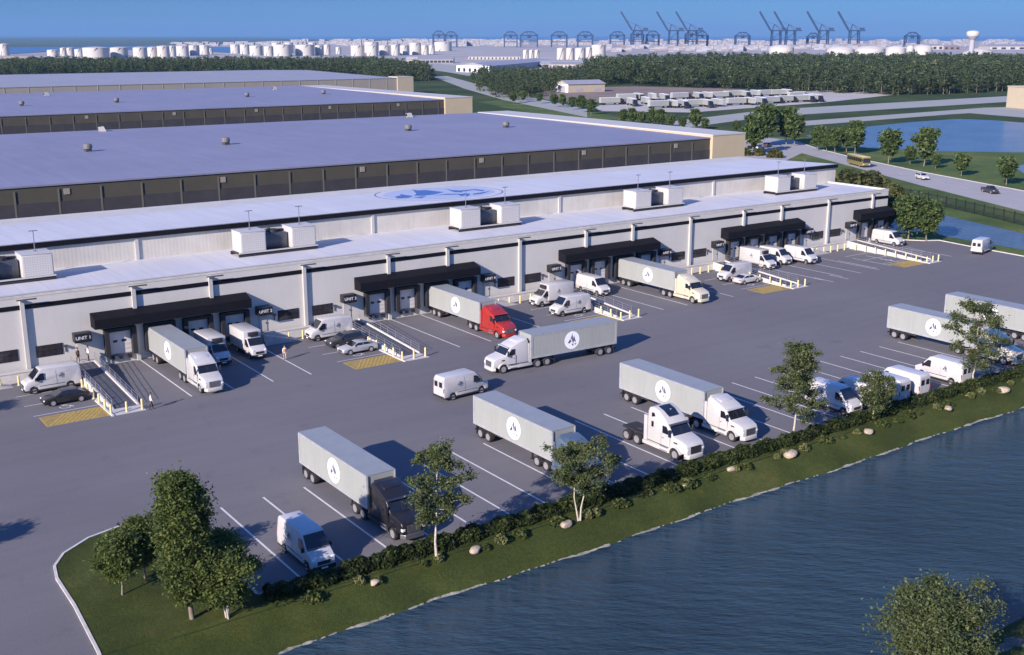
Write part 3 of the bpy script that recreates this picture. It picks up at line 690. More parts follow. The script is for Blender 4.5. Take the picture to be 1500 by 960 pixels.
# ------------------------------------------------------------------ the warehouses behind
def big_shed(name, label, x0, x1, y0, y1, he, hr, xt, walls, pil, sq, roofm, pitch_back=None, split=0.0, white_edge=True):
    r = thing(name, label, 'warehouse', ((x0 + xt) / 2, y0, 0))
    if walls[1]:
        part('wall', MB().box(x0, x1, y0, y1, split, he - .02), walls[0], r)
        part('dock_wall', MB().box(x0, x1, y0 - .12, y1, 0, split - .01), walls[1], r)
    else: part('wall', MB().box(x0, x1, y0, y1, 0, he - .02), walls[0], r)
    ym = pitch_back or y1
    b = MB(); b.loop2([(x0, y0 - .2, he), (x0, ym, hr), (x0, y1, he if pitch_back else hr), (x0, y1, he - .3), (x0, y0 - .2, he - .3)], [(x1, y0 - .2, he), (x1, ym, hr), (x1, y1, he if pitch_back else hr), (x1, y1, he - .3), (x1, y0 - .2, he - .3)])
    part('roof', b, roofm, r)
    if xt > x1:
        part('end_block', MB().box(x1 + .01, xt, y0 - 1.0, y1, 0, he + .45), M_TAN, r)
        part('end_coping', MB().box(x1 - .1, xt + .1, y0 - 1.1, y1 + .1, he + .452, he + .8), M_PIL, r)
    for x in pil: part('pilaster', MB().box(x - .17, x + .17, y0 - .17, y0 - .125, 0, he - .9 if walls[1] else he - .31), MATS['pil_' + name] if ('pil_' + name) in MATS else M_BEIGEW, r)
    for x in sq: part('wall_vent', MB().box(x - .55, x + .55, y0 - .12, y0 - .004, he - 2.1, he - 1.0), M_BEIGEW, r)
    return r
MATS['pil_blue_roof_warehouse'] = mat('pil1', (0.135, 0.125, 0.10), 0.8); MATS['pil_second_warehouse'] = mat('pil2', (0.12, 0.112, 0.09), 0.8)
MATS['pil_far_warehouse'] = mat('pil3', (0.46, 0.42, 0.35), 0.8)
big_shed('blue_roof_warehouse', 'large warehouse with a lavender blue roof, brown shade-painted front and tan end block', -140, 222, 220, 333, 11, 11.6, 234.5, (M_DARKW, M_DARKW2), [44.75 + 7.75 * k for k in range(-3, 23)], [22.9, 54, 84.5, 116.2, 147.5, 178.2, 209.4], M_BROOF, split=7.7)
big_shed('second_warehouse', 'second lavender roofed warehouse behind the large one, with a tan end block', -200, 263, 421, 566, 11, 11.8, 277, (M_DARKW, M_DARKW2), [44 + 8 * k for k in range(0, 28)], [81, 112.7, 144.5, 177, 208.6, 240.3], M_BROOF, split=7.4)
big_shed('far_warehouse', 'farthest long warehouse with pale grey pitched roof and beige pilasters', -300, 379, 665, 880, 10.6, 12.4, 379, (M_BEIGEW, None), [136.1 + 12.37 * k for k in range(-4, 20)], [], M_GROOF, pitch_back=800)
part_b = MB().box(379.01, 391, 664, 676, 0, 11)
o = thing('corner_annex', 'small beige block at the right end of the farthest warehouse', 'building', (385, 670, 0)); part('wall', part_b, M_SHED, o); part('flat_roof', MB().box(378.9, 391.1, 663.9, 676.1, 11.001, 11.3), M_BLDW, o)
MATS['vent_grey'] = mat('vent_grey', (.17, .165, .15), .5, .2)
def roof_vent(px, py, label, zr=11.4, flip=False):
    p = G(px, py, zr)
    s = 1.0
    t = thing('roof_vent', label, 'roof vent', (p.x, p.y, zr - .1), rng.uniform(-.2, .2), 'exhaust vents on the blue roofs')
    sub('curb', MB().box(-.7, .7, -.7, .7, 0, .6), M_STEEL if not flip else M_PIL, t)
    if flip:
        sub('hood', MB().loop2([(-.9, -.8, .6), (-.9, .8, .6), (-.9, .8, 1.5), (-.9, -.8, 1.5)], [(1.3, -.8, .1), (1.3, .8, .1), (.6, .8, 1.7), (.6, -.8, 1.7)]), M_PIL, t); sub('intake', MB().box(-1.05, -.91, -.7, .7, .7, 1.45), M_CHAS, t)
    else:
        sub('hood', MB().lathe([(.75, .61), (1.0, .75), (1.05, 1.5), (.8, 1.85), (.01, 1.9)], 18), MATS['vent_grey'], t); sub('intake', MB().lathe([(.72, .605), (.72, .9), (1.0, 1.0)], 16), M_CHAS, t)
for i, (x, y, f) in enumerate([(129, 222, 0), (331, 212, 0), (598, 192, 0), (741, 187, 0), (149, 194, 1), (599, 173, 1)]):
    roof_vent(x, y, ['leftmost grey roof vent on the large blue roof', 'grey roof vent, second from the left on the large blue roof', 'grey roof vent on the large blue roof beside the far white one', 'rightmost grey roof vent on the large blue roof', 'white hooded vent at the far left edge of the large blue roof', 'white hooded vent at the far edge of the large blue roof, mid picture'][i], 11.3, bool(f))
for i, (x, y, f) in enumerate([(32, 155, 0), (171, 150, 0), (362, 142, 0), (474, 138, 0), (68, 141, 1), (402, 132, 1)]):
    roof_vent(x, y, ['leftmost dark vent on the second blue roof', 'dark vent, second from the left on the second blue roof', 'dark vent, third from the left on the second blue roof', 'rightmost dark vent on the second blue roof', 'white hooded vent at the left on the second blue roof', 'white hooded vent at the middle of the second blue roof'][i], 11.4, bool(f))
# ------------------------------------------------------------------ vehicles
def wheel(par, x, y, r, wd, sg, rim=True, rimr=None):
    o = sub('wheel', MB().lathe([(r * .62, -wd / 2), (r * .95, -wd / 2), (r, -wd * .38), (r, wd * .38), (r * .95, wd / 2), (r * .62, wd / 2)], 22), M_TYRE, par, smooth=40)
    o.location = (x, y, r); o.rotation_euler = (-PI / 2 * sg, 0, 0)
    if rim: sub('rim', MB().lathe([(.01, wd * .34), (r * .2, wd * .40), (r * .26, wd * .30), (r * .5, wd * .36), (r * (rimr or .66), wd * .515)], 16), M_RIM, o, smooth=30)
    return o
def panel(par, name, pts, m, t=.02):
    P = [Vector(p) for p in pts]; nv = (P[1] - P[0]).cross(P[2] - P[0]).normalized()
    return sub(name, MB().slab(P, nv, t), m, par)
def side_panel(par, name, xz, y, sg, m, t=.02, lean=0.0):
    P = [Vector((x, sg * (y - lean * z), z)) for x, z in xz]
    o = sub(name, MB().slab(P, (0, sg, 0), t), m, par); return o
def emblem(par, x, z, y, sg, r, disc=True):
    if disc:
        d = sub('emblem', MB().slab([(x + r * math.cos(t), sg * y, z + r * math.sin(t)) for t in np.linspace(0, 2 * PI, 33)[:-1]], (0, sg, 0), .012), M_DISC, par)
        y += .012
    b = MB()
    for p in MARKS: b.slab([(x + sg * -1 * r * .86 * u * -1 if False else x - sg * r * .95 * u, sg * y, z + r * .92 * v) for u, v in p], (0, sg, 0), .008)
    return sub('emblem_mark', b, M_MARK, d if disc else par)
def trailer_parts(r, emb=True):
    sub('trailer_body', MB().box(0, 12.5, -1.3, 1.3, 1.28, 4.0), M_TRAIL, r)
    sub('trailer_roof', MB().box(-.02, 12.52, -1.31, 1.31, 4.002, 4.06), M_TROOF, r)
    f = MB()
    for sg in (-1, 1): f.box(-.02, 12.52, *sorted((sg * 1.3, sg * 1.335)), 1.2, 1.42); f.box(-.02, 12.52, *sorted((sg * 1.302, sg * 1.325)), 3.88, 3.998); f.box(12.3, 12.53, *sorted((sg * 1.303, sg * 1.33)), 1.42, 3.88); f.box(-.03, .22, *sorted((sg * 1.303, sg * 1.33)), 1.42, 3.88)
    sub('trailer_rails', f, M_TFRAME, r)
    sub('trailer_frame', MB().box(0.1, 12.3, -.55, -.4, .9, 1.27).box(.1, 12.3, .4, .55, .9, 1.27).box(.3, 4.2, -1.0, 1.0, .85, 1.05), M_CHAS, r)
    d = MB()
    for y0, y1 in ((-1.24, -.02), (.02, 1.24)): d.box(-.05, -.004, y0, y1, 1.4, 3.9)
    dr = sub('rear_doors', d, M_TRAIL, r)
    h = MB()
    for y in (-.9, -.3, .3, .9): h.cyl((-.09, y, 1.4), (-.09, y, 3.9), .025, n=6)
    sub('lock_rods', h, M_RAIL, dr)
    sub('rear_bumper', MB().box(-.1, .05, -1.1, 1.1, .5, .62).box(-.05, .02, -.6, -.5, .62, 1.2).box(-.05, .02, .5, .6, .62, 1.2), M_CHAS, r)
    for sg in (-1, 1): sub('tail_light', MB().box(-.06, -.004, *sorted((sg * .95, sg * 1.22)), 1.24, 1.36), M_TAILR, r)
    for x in (1.15, 2.45):
        for sg in (-1, 1): wheel(r, x, sg * 1.02, .5, .56, sg)
    for sg in (-1, 1): sub('mud_flap', MB().box(.42, .45, *sorted((sg * .75, sg * 1.28)), .25, 1.2), M_RUB, r)
    sub('landing_gear', MB().box(9.0, 9.15, -.95, -.8, .35, 1.27).box(9.0, 9.15, .8, .95, .35, 1.27).box(8.92, 9.24, -1.02, -.74, .3, .36).box(8.92, 9.24, .74, 1.02, .3, .36).bar((9.07, -.9, 1.1), (9.07, .9, .6), .06, .06), M_CHAS, r)
    sub('front_box', MB().box(12.5, 12.62, -1.0, 1.0, 1.5, 1.75).box(12.53, 12.6, -1.28, -1.2, 1.3, 4.0).box(12.53, 12.6, 1.2, 1.28, 1.3, 4.0), M_TFRAME, r)
    if emb:
        for sg in (-1, 1): emblem(r, 6.7, 2.62, 1.3, sg, 1.08)
def tractor_parts(r, paint, high=False, dx=0.0, grille=None, skylight=False):
    X = lambda x: x + dx
    sub('chassis', MB().box(X(9.2), X(17.2), -.45, -.3, .7, 1.0).box(X(9.2), X(17.2), .3, .45, .7, 1.0).box(X(9.3), X(12.8), -.6, .6, .98, 1.08).cyl((X(10.9), 0, 1.09), (X(10.9), 0, 1.2), .5, n=20).box(X(9.6), X(12.2), -1.12, 1.12, .62, .72) if not high else MB().box(X(9.2), X(17.2), -.45, .45, .7, 1.0).box(X(9.3), X(12.8), -.85, .85, .95, 1.10).cyl((X(10.9), 0, 1.10), (X(10.9), 0, 1.24), .5, n=20), M_CHAS, r)
    hw = lambda x, z: 1.22 if x < X(15.5) else 1.22 - .22 * min(1, (x - X(15.5)) / 2.0)
    if high: top = [(12.85, 3.55), (13.0, 3.92), (13.5, 4.02), (14.2, 3.82), (14.9, 3.35), (15.35, 2.86)]
    else: top = [(12.85, 3.35), (13.0, 3.62), (13.3, 3.66), (14.1, 3.42), (14.9, 3.10), (15.35, 2.86)]
    pr = [(12.85, .75)] + top + [(15.98, 2.02), (16.9, 1.84), (17.35, 1.68), (17.52, 1.45), (17.56, .75), (16.85, .75), (16.72, 1.02), (16.45, 1.17), (16.1, 1.17), (15.83, 1.02), (15.7, .75)]
    nf = lambda x, z: (hw(x, z) * (1 if z < 2.1 else (1 - .05 * (z - 2.1))))
    cab = sub('cab', MB().prof([(X(a), c) for a, c in pr], nf), paint, r, bevel=.075, seg=3)
    ws = sub('windscreen', MB().loop2([(X(15.375), -1.0, 2.80), (X(15.95), -1.08, 2.07), (X(15.95), 1.08, 2.07), (X(15.375), 1.0, 2.80)], [(X(15.405), -1.0, 2.82), (X(15.98), -1.08, 2.09), (X(15.98), 1.08, 2.09), (X(15.405), 1.0, 2.82)]), M_VGLASS, r)
    sub('screen_pillar', MB().bar((X(15.41), 0, 2.83), (X(15.99), 0, 2.09), .05, .02), M_CHAS, r)
    sub('sun_visor', MB().box(X(15.3), X(15.62), -1.08, 1.08, 2.86, 2.93), paint if not high else M_STEEL, r)
    for sg in (-1, 1):
        side_panel(r, 'side_window', [(X(14.72), 2.05), (X(15.62), 2.05), (X(15.18), 2.72), (X(14.72), 2.72)], 1.215, sg, M_VGLASS, .02, .012)
        side_panel(r, 'cab_door', [(X(14.6), 1.0), (X(15.68), 1.0), (X(15.68), 1.98), (X(14.6), 1.98)], 1.222, sg, paint, .014)
        if high:
            side_panel(r, 'sleeper_window', [(X(13.35), 2.25), (X(13.6), 2.25), (X(13.6), 2.75), (X(13.35), 2.75)], 1.215, sg, M_VGLASS, .02, .012)
            side_panel(r, 'upper_window', [(X(13.3), 3.1), (X(13.75), 3.25), (X(13.6), 3.55), (X(13.3), 3.5)], 1.215, sg, M_VGLASS, .02, .03)
        sub('side_skirt', MB().box(X(12.3), X(15.6), *sorted((sg * 1.02, sg * 1.225)), .42, .745).box(X(13.2), X(15.5), *sorted((sg * 1.0, sg * 1.23)), .62, .66), paint if paint is not M_BLKP else M_CHAS, r, bevel=.03)
        sub('cab_step', MB().box(X(14.5), X(15.4), *sorted((sg * 1.226, sg * 1.27)), .48, .56).box(X(14.5), X(15.4), *sorted((sg * 1.226, sg * 1.27)), .82, .88), M_RAIL, r)
        mr = sub('mirror', MB().box(X(15.72), X(15.84), *sorted((sg * 1.32, sg * 1.5)), 2.0, 2.62).bar((X(15.7), sg * 1.15, 2.3), (X(15.76), sg * 1.34, 2.3), .05, .05), M_CHAS, r)
        sub('headlight', MB().box(X(17.30), X(17.545), *sorted((sg * .74, sg * 1.03)), 1.02, 1.26), M_LAMP, r, bevel=.03)
        a = MB(); pts = [(X(16.27 + .72 * math.cos(t)), .52 + .72 * math.sin(t)) for t in np.linspace(.25, PI - .25, 12)]; pin = [(X(16.27 + .60 * math.cos(t)), .52 + .60 * math.sin(t)) for t in np.linspace(.25, PI - .25, 12)]
        P = [(x, sg * .98, z) for x, z in pts + pin[::-1]]; Q = [(x, sg * 1.26, z) for x, z in pts + pin[::-1]]
        a.loop2(P, Q); sub('fender', a, paint, r)
        wheel(r, X(16.27), sg * 1.03, .5, .34, sg)
        for x in (10.25, 11.6): wheel(r, X(x), sg * .98, .5, .58, sg)
        sub('side_trim', MB().box(X(12.9), X(15.55), *sorted((sg * 1.226, sg * 1.242)), .90, .96).box(X(14.62), X(14.64), *sorted((sg * 1.226, sg * 1.242)), .98, 2.0).box(X(14.75), X(14.95), *sorted((sg * 1.238, sg * 1.262)), 1.62, 1.67), M_CHAS, r)
        sub('bonnet_vent', MB().box(X(16.1), X(16.5), *sorted((sg * 1.17, sg * 1.19)), 1.5, 1.62), M_CHAS, r)
        sub('exhaust_fairing', MB().box(X(12.45), X(12.84), *sorted((sg * 1.05, sg * 1.22)), .8, 3.1), paint, r)
    sub('grille', MB().box(X(17.52), X(17.59), -.58, .58, .82, 1.46), grille or M_CHROME, r)
    sub('bumper', MB().loop2([(X(17.25), -1.08, .38), (X(17.66), -.8, .38), (X(17.70), 0, .38), (X(17.66), .8, .38), (X(17.25), 1.08, .38)], [(X(17.25), -1.08, .76), (X(17.66), -.8, .76), (X(17.70), 0, .76), (X(17.66), .8, .76), (X(17.25), 1.08, .76)]), paint if paint is not M_BLKP else M_CHROME, r, bevel=.03)
    if skylight: sub('roof_panel', MB().loop2([(X(13.58), -.62, 4.03), (X(14.22), -.62, 3.84), (X(14.85), -.55, 3.42), (X(14.85), .55, 3.42), (X(14.22), .62, 3.84), (X(13.58), .62, 4.03)], [(X(13.58), -.62, 4.06), (X(14.24), -.62, 3.87), (X(14.88), -.55, 3.45), (X(14.88), .55, 3.45), (X(14.24), .62, 3.87), (X(13.58), .62, 4.06)]), M_VGLASS, r)
    else: sub('roof_fairing', MB().loop2([(X(12.86), -.9, 3.4), (X(12.86), .9, 3.4), (X(12.86), .85, 3.72), (X(12.86), -.85, 3.72)], [(X(14.3), -.75, 3.25), (X(14.3), .75, 3.25), (X(14.3), .7, 3.44), (X(14.3), -.7, 3.44)]), paint, r, bevel=.05)
def semi(label, paint, x, y, rz, group='articulated lorries in the yard', grille=None):
    r = thing('articulated_lorry', label, 'lorry', (x, y, .025), rz, group)
    trailer_parts(r); tractor_parts(r, paint, grille=grille)
    return r
DN = -PI / 2
semi('lorry with a white cab and pale trailer backed into the leftmost dock group', M_WPAINT, 41.25, 131.25, DN)
semi('lorry with a red cab and pale trailer backed into a dock', M_REDP, 80.45, 131.25, DN)
semi('lorry with a cream cab and pale trailer backed into the middle right dock', M_CREAM, 114.75, 131.0, DN)
semi('lorry with a pale grey cab driving leftwards across the open yard', M_GREYP, 87.45, 102.3, PI - .045)
semi('lorry with a black cab parked by the lake hedge, partly behind a tree', M_BLKP, 40.05, 86.9, DN)
semi('lorry with a blue grey cab hidden behind the small forked tree', M_BLUEP, 58.3, 86.7, DN)
semi('lorry with a white cab parked right beside the white tractor without trailer', M_WPAINT, 77.25, 87.1, DN)
semi('lorry with a cream cab parked behind the rightmost tree by the lake', M_CREAM, 122.3, 86.8, DN)
semi('rightmost lorry, its trailer running out of the right edge of the frame', M_WPAINT, 134.4, 86.7, DN)
r = thing('tractor_unit', 'white sleeper cab tractor without trailer, dark panel in its high roof', 'lorry', (69.5, 86.9, .025), DN); tractor_parts(r, M_WPAINT, high=True, skylight=True, grille=M_CHAS); r.scale = (1.1, 1.06, 1.06); r.location.y = 88.3
# vans
def van(label, x, y, rz, group='white delivery vans', paint=None, mark=0, box=False, L=6.0):
    paint = paint or M_VANP
    r = thing('delivery_van' if not box else 'box_van', label, 'van', (x, y, .025), rz, group)
    hw = lambda x_, z: (1.0 - max(0, z - 1.35) * .11) * (1 if x_ < 1.9 else 1 - .10 * min(1, (x_ - 1.9)))
    arch = lambda cx: [(cx + .46, .42), (cx + .36, .72), (cx + .12, .86), (cx - .12, .86), (cx - .36, .72), (cx - .46, .42)]
    if not box:
        pr = [(-3.0, .42), (-3.02, 1.2), (-2.95, 2.45), (-2.78, 2.64), (.85, 2.68), (1.25, 2.58), (2.12, 1.58), (2.72, 1.32), (2.95, 1.02), (3.0, .42)] + arch(2.0) + arch(-1.8)
        sub('body', MB().prof(pr, hw), paint, r, bevel=.07, seg=3)
    else:
        pr = [(.7, .42), (.7, 2.2), (.9, 2.36), (1.28, 2.32), (2.12, 1.55), (2.72, 1.30), (2.95, 1.0), (3.0, .42)] + arch(2.0)
        sub('cab', MB().prof(pr, hw), paint, r, bevel=.07, seg=3)
        bx = sub('cargo_box', MB().box(-3.6, .95, -1.1, 1.1, .82, 3.1), paint, r, bevel=.04)
        sub('corner_trim', MB().box(-3.62, .97, -1.115, -1.101, .80, .95).box(-3.62, .97, 1.101, 1.115, .80, .95), M_TFRAME, bx)
        sub('underframe', MB().box(-3.5, .9, -.85, .85, .5, .815), M_CHAS, r)
        sub('cooling_unit', MB().box(.96, 1.32, -.62, .62, 2.5, 2.98), M_CHAS, r, bevel=.05)
        for sg in (-1, 1): sub('side_rail', MB().box(-1.2, 1.2, *sorted((sg * .93, sg * .99)), .34, .52), M_CHAS, r)
    rear = -3.0 if not box else -3.6
    sub('windscreen', MB().loop2([(1.32, -.80, 2.52 if not box else 2.29), (2.06, -.90, 1.66), (2.06, .90, 1.66), (1.32, .80, 2.52 if not box else 2.29)], [(1.355, -.80, 2.54 if not box else 2.32), (2.10, -.90, 1.68), (2.10, .90, 1.68), (1.355, .80, 2.54 if not box else 2.32)]), M_VGLASS, r)
    for sg in (-1, 1):
        side_panel(r, 'side_window', [(.92, 1.48), (1.92, 1.48), (1.72, 1.78), (1.30, 2.22), (.92, 2.22)], 1.065, sg, M_VGLASS, .03, .042)
        sub('mirror', MB().box(1.75, 1.87, *sorted((sg * 1.04, sg * 1.22)), 1.45, 1.8), M_CHAS, r)
        sub('headlight', MB().box(2.60, 2.93, *sorted((sg * .62, sg * .905)), .98, 1.2), M_LAMP, r, bevel=.04)
        sub('sill', MB().box(-2.9 if not box else .7, 2.9, *sorted((sg * .905, sg * .985)), .30, .455).box(-1.2 if not box else .75, 1.4, *sorted((sg * .985, sg * 1.008)), .78, .84), M_CHAS, r)
        sub('tail_light', MB().box(rear - .04, rear + .06, *sorted((sg * .91, sg * .985)), 1.0, 1.45), M_TAILR, r)
        for x_ in (2.0, -1.8): wheel(r, x_, sg * .86, .36, .24, sg)
        if mark & 1: emblem(r, -.9, 1.72 if not box else 2.0, .985 if not box else 1.1, sg, .52 if not box else .6, False)
        if not box and not mark & 2: side_panel(r, 'door_seam', [(-.35, .9), (-.32, .9), (-.32, 2.35), (-.35, 2.35)], 1.085, sg, M_TFRAME, .01, .075)
    sub('bonnet_line', MB().box(2.06, 2.14, -.88, .88, 1.585, 1.625), M_CHAS, r)
    sub('grille', MB().box(2.9, 3.015, -.5, .5, .72, .98), M_CHAS, r)
    sub('front_bumper', MB().box(2.7, 3.06, -.9, .9, .30, .62), M_CHAS, r, bevel=.05)
    sub('rear_bumper', MB().box(rear - .09, rear + .05, -.95, .95, .36, .56), M_CHAS, r)
    rd = sub('rear_doors', MB().box(rear - .035, rear, -.82, -.01, .6, 2.35).box(rear - .035, rear, .01, .82, .6, 2.35), paint, r)
    if not box: sub('rear_window', MB().box(rear - .05, rear - .036, -.70, -.14, 1.5, 2.1).box(rear - .05, rear - .036, .14, .70, 1.5, 2.1), M_VGLASS, rd)
    sub('number_plate', MB().box(3.061, 3.075, -.26, .26, .42, .54), M_DISC, r)
    return r
UP = PI / 2
van('white van parked alone by the lake hedge in the left foreground', 32.1, 71.6, DN, mark=1)
van('white van driving across the open yard left of the parked trailers', 62.9, 98.0, .06, mark=1)
van('white van parked facing the lake, behind the tall tree', 92.0, 71.7, DN, mark=1)
van('white van parked rear to the lake, mostly behind the small tree', 95.5, 71.6, UP)
van('white van parked rear to the lake, second from the right of the close group', 99.3, 71.35, UP)
van('white van parked rear to the lake, right of the close group', 102.7, 71.35, UP)
van('white van with emblem parked rear to the lake beneath the rightmost tree', 110.1, 71.2, UP, mark=1)
van('white van with emblem parked beside the black sedan', 27.3, 125.9, PI, mark=1)
van('white van parked against the raised walk behind the two grey cars', 62.0, 128.0, PI, mark=1)
van('white van below a box truck, nose to the left, by the third ramp', 95.3, 120.2, PI, mark=1)
van('white van backed into the dock left of the cream cab lorry', 106.2, 128.4, DN)
van('white van parked beyond the white sedan', 130.7, 122.9, PI)
van('white van in the middle of three at the right docks', 146.6, 128.6, DN)
van('white van right of the others at the right docks', 150.7, 126.6, DN)
van('white van at the last dock beside the far right ramp', 176.9, 128.3, DN)
van('white van alone near the right kerb by the pond', 184.0, 113.6, R(14))
van('white box van in the shadow of the white cab lorry', 46.1, 126.3, DN, 'refrigerated box vans', box=True)
van('white box van with cooling unit beside the person in orange', 50.7, 126.6, DN, 'refrigerated box vans', box=True)
van('white box van with emblem facing left towards the red lorry', 96.4, 126.4, PI, 'refrigerated box vans', mark=1, box=True)
van('white box van with emblem backed into the right docks', 141.4, 127.4, DN, 'refrigerated box vans', mark=1, box=True)
# cars
def car(name, label, cat, paint, x, y, rz, kind='sedan', z=.025):
    r = thing(name, label, cat, (x, y, z), rz)
    arch = lambda cx: [(cx + .40, .32), (cx + .30, .58), (cx + .1, .68), (cx - .1, .68), (cx - .30, .58), (cx - .40, .32)]
    hw = lambda x_, z_: .92 - .06 * max(0, abs(x_) - 1.6) - .05 * max(0, .6 - z_)
    if kind == 'sedan':
        body = [(-2.35, .34), (-2.40, .75), (-2.30, 1.0), (-1.6, 1.04), (1.05, .97), (2.05, .82), (2.35, .66), (2.38, .34)]
        top = [(-1.95, 1.0), (-1.05, 1.40), (-.2, 1.46), (.35, 1.40), (1.25, .95)]
    elif kind == 'suv':
        body = [(-2.3, .40), (-2.38, .9), (-2.28, 1.12), (1.1, 1.12), (2.1, .98), (2.35, .8), (2.38, .40)]
        top = [(-2.25, 1.1), (-1.95, 1.62), (-1.2, 1.70), (.3, 1.66), (1.25, 1.10)]
    else:
        body = [(-2.85, .5), (-2.9, 1.05), (-2.8, 1.12), (1.2, 1.12), (2.5, 1.04), (2.75, .85), (2.78, .5)]
        top = [(-.75, 1.1), (-.55, 1.76), (-.2, 1.84), (.5, 1.82), (1.35, 1.10)]
    wb_ = (1.42, -1.42) if kind != 'pickup' else (1.75, -1.75)
    sub('body', MB().prof(body + arch(wb_[0]) + arch(wb_[1]), hw), paint, r, bevel=.07, seg=3)
    cab = sub('cabin', MB().prof(top, lambda x_, z_: .86 - .30 * max(0, z_ - top[0][1])), paint, r, bevel=.06, seg=3)
    zb = top[0][1]; zt = max(p[1] for p in top)
    side = [(top[0][0] + .28, zb + .06), (top[-1][0] - .22, zb + .06), (top[-2][0] - .04, zt - .10), (top[1][0] + .05, zt - .12)]
    for sg in (-1, 1):
        P = [Vector((x_, sg * (.868 - .30 * max(0, z_ - zb)), z_)) for x_, z_ in side]
        g = MB(); m_ = (side[0][0] + side[1][0]) / 2
        def cut(a, c):
            lo = a / 1.0; return [P[0].lerp(P[1], a), P[0].lerp(P[1], c), P[3].lerp(P[2], c), P[3].lerp(P[2], a)]
        g.slab(cut(0, .47), (0, sg, 0), .012); g.slab(cut(.51, 1), (0, sg, 0), .012); sub('side_window', g, M_VGLASS, r)
        for x_ in wb_: wheel(r, x_, sg * .80, .34 if kind != 'pickup' else .40, .22, sg)
        sub('headlight', MB().box(body[-3][0] - .15, body[-2][0] - .005, *sorted((sg * .55, sg * .84)), body[-2][1] - .08, body[-2][1] + .07), M_LAMP, r, bevel=.02)
        sub('tail_light', MB().box(body[1][0] - .015, body[1][0] + .12, *sorted((sg * .55, sg * .86)), body[1][1], body[1][1] + .16), M_TAILR, r, bevel=.02)
        sub('mirror', MB().box(top[-1][0] - .45, top[-1][0] - .3, *sorted((sg * .86, sg * 1.02)), zb + .02, zb + .16), paint, r)
    def scr(p, q, name, o):
        (xa, za), (xb, zb_) = p, q
        ha = .78 - .30 * max(0, za - zb); hb = .80 - .30 * max(0, zb_ - zb)
        a = Vector((xa, 0, za)).lerp(Vector((xb, 0, zb_)), .08); c = Vector((xa, 0, za)).lerp(Vector((xb, 0, zb_)), .9)
        sub(name, MB().slab([(a.x, -ha, a.z), (c.x, -hb, c.z), (c.x, hb, c.z), (a.x, ha, a.z)], (o * .5, 0, .85), .03), M_VGLASS, r)
    scr(top[-2], top[-1], 'windscreen', 1); scr(top[1], top[0], 'rear_window', -1)
    sub('grille', MB().box(body[-1][0] - .03, body[-1][0] + .012, -.42, .42, .42, .62), M_CHAS, r)
    sub('lower_trim', MB().box(body[0][0] + .1, body[-1][0] - .1, -.80, .80, .24, .36), M_CHAS, r)
    if kind == 'pickup': sub('cargo_bed', MB().box(-2.75, -.85, -.78, .78, 1.121, 1.135), M_CHAS, r)
    return r
car('sedan', 'black sedan parked beside the leftmost ramp and a white van', 'car', M_BLKP, 27.3, 120.3, PI)
car('estate_car', 'dark grey car parked between the silver sedan and a white van', 'car', M_DGREYP, 61.9, 123.4, PI, 'suv')
car('sedan', 'silver grey sedan parked beside the yellow hatching of the second ramp', 'car', M_SILV, 61.8, 119.8, PI)
car('sedan', 'white sedan parked beside the ramp at the right docks, facing right', 'car', M_WPAINT, 130.5, 120.0, 0)
pb = G(1350, 263); car('suv', 'white suv driving on the curving road', 'car', M_WPAINT, pb.x, pb.y, math.atan2(-49, -26) , 'suv', .04)
pb = G(1450, 283); car('pickup_truck', 'dark grey pickup driving on the curving road', 'car', M_DGREYP, pb.x, pb.y, math.atan2(-45, -22), 'pickup', .04)
for i, (x, y) in enumerate([(1092, 224), (1102, 226), (1112, 219), (1124, 216)]):
    pb = G(x, y); car('parked_car', ['white car parked behind the shrubs at the tan block', 'silver car parked behind the shrubs', 'second white car parked by the road trees', 'grey car parked at the far road bend'][i], 'car', [M_WPAINT, M_SILV, M_WPAINT, M_DGREYP][i], pb.x, pb.y, R(20), 'suv', .04)
pb = G(1257, 243)
r = thing('bus', 'olive yellow bus on the road above the olive shrubs', 'bus', (pb.x, pb.y, .04), math.atan2(-49, -26))
sub('body', MB().box(-5.6, 5.6, -1.25, 1.25, .42, 3.0), M_OLIVE, r, bevel=.1, seg=3)
sub('roof', MB().box(-5.5, 5.4, -1.22, 1.22, 3.003, 3.12), mat('bus_roof', (.55, .47, .2), .5), r, bevel=.04)
for sg in (-1, 1):
    g = MB()
    for k in range(7): g.box(-5.2 + k * 1.45, -3.85 + k * 1.45, *sorted((sg * 1.252, sg * 1.27)), 1.55, 2.6)
    sub('side_window', g, M_VGLASS, r)
    for x in (3.6, -3.4): wheel(r, x, sg * 1.08, .5, .32, sg)
    sub('headlight', MB().box(5.58, 5.63, *sorted((sg * .8, sg * 1.1)), .8, 1.0), M_LAMP, r)
    sub('mirror', MB().box(5.5, 5.75, *sorted((sg * 1.3, sg * 1.5)), 2.0, 2.5), M_CHAS, r)
sub('windscreen', MB().box(5.602, 5.63, -1.1, 1.1, 1.4, 2.7), M_VGLASS, r); sub('bumper', MB().box(5.55, 5.68, -1.2, 1.2, .4, .65), M_CHAS, r)
sub('rear_window', MB().box(-5.62, -5.602, -1.0, 1.0, 1.6, 2.6), M_VGLASS, r)
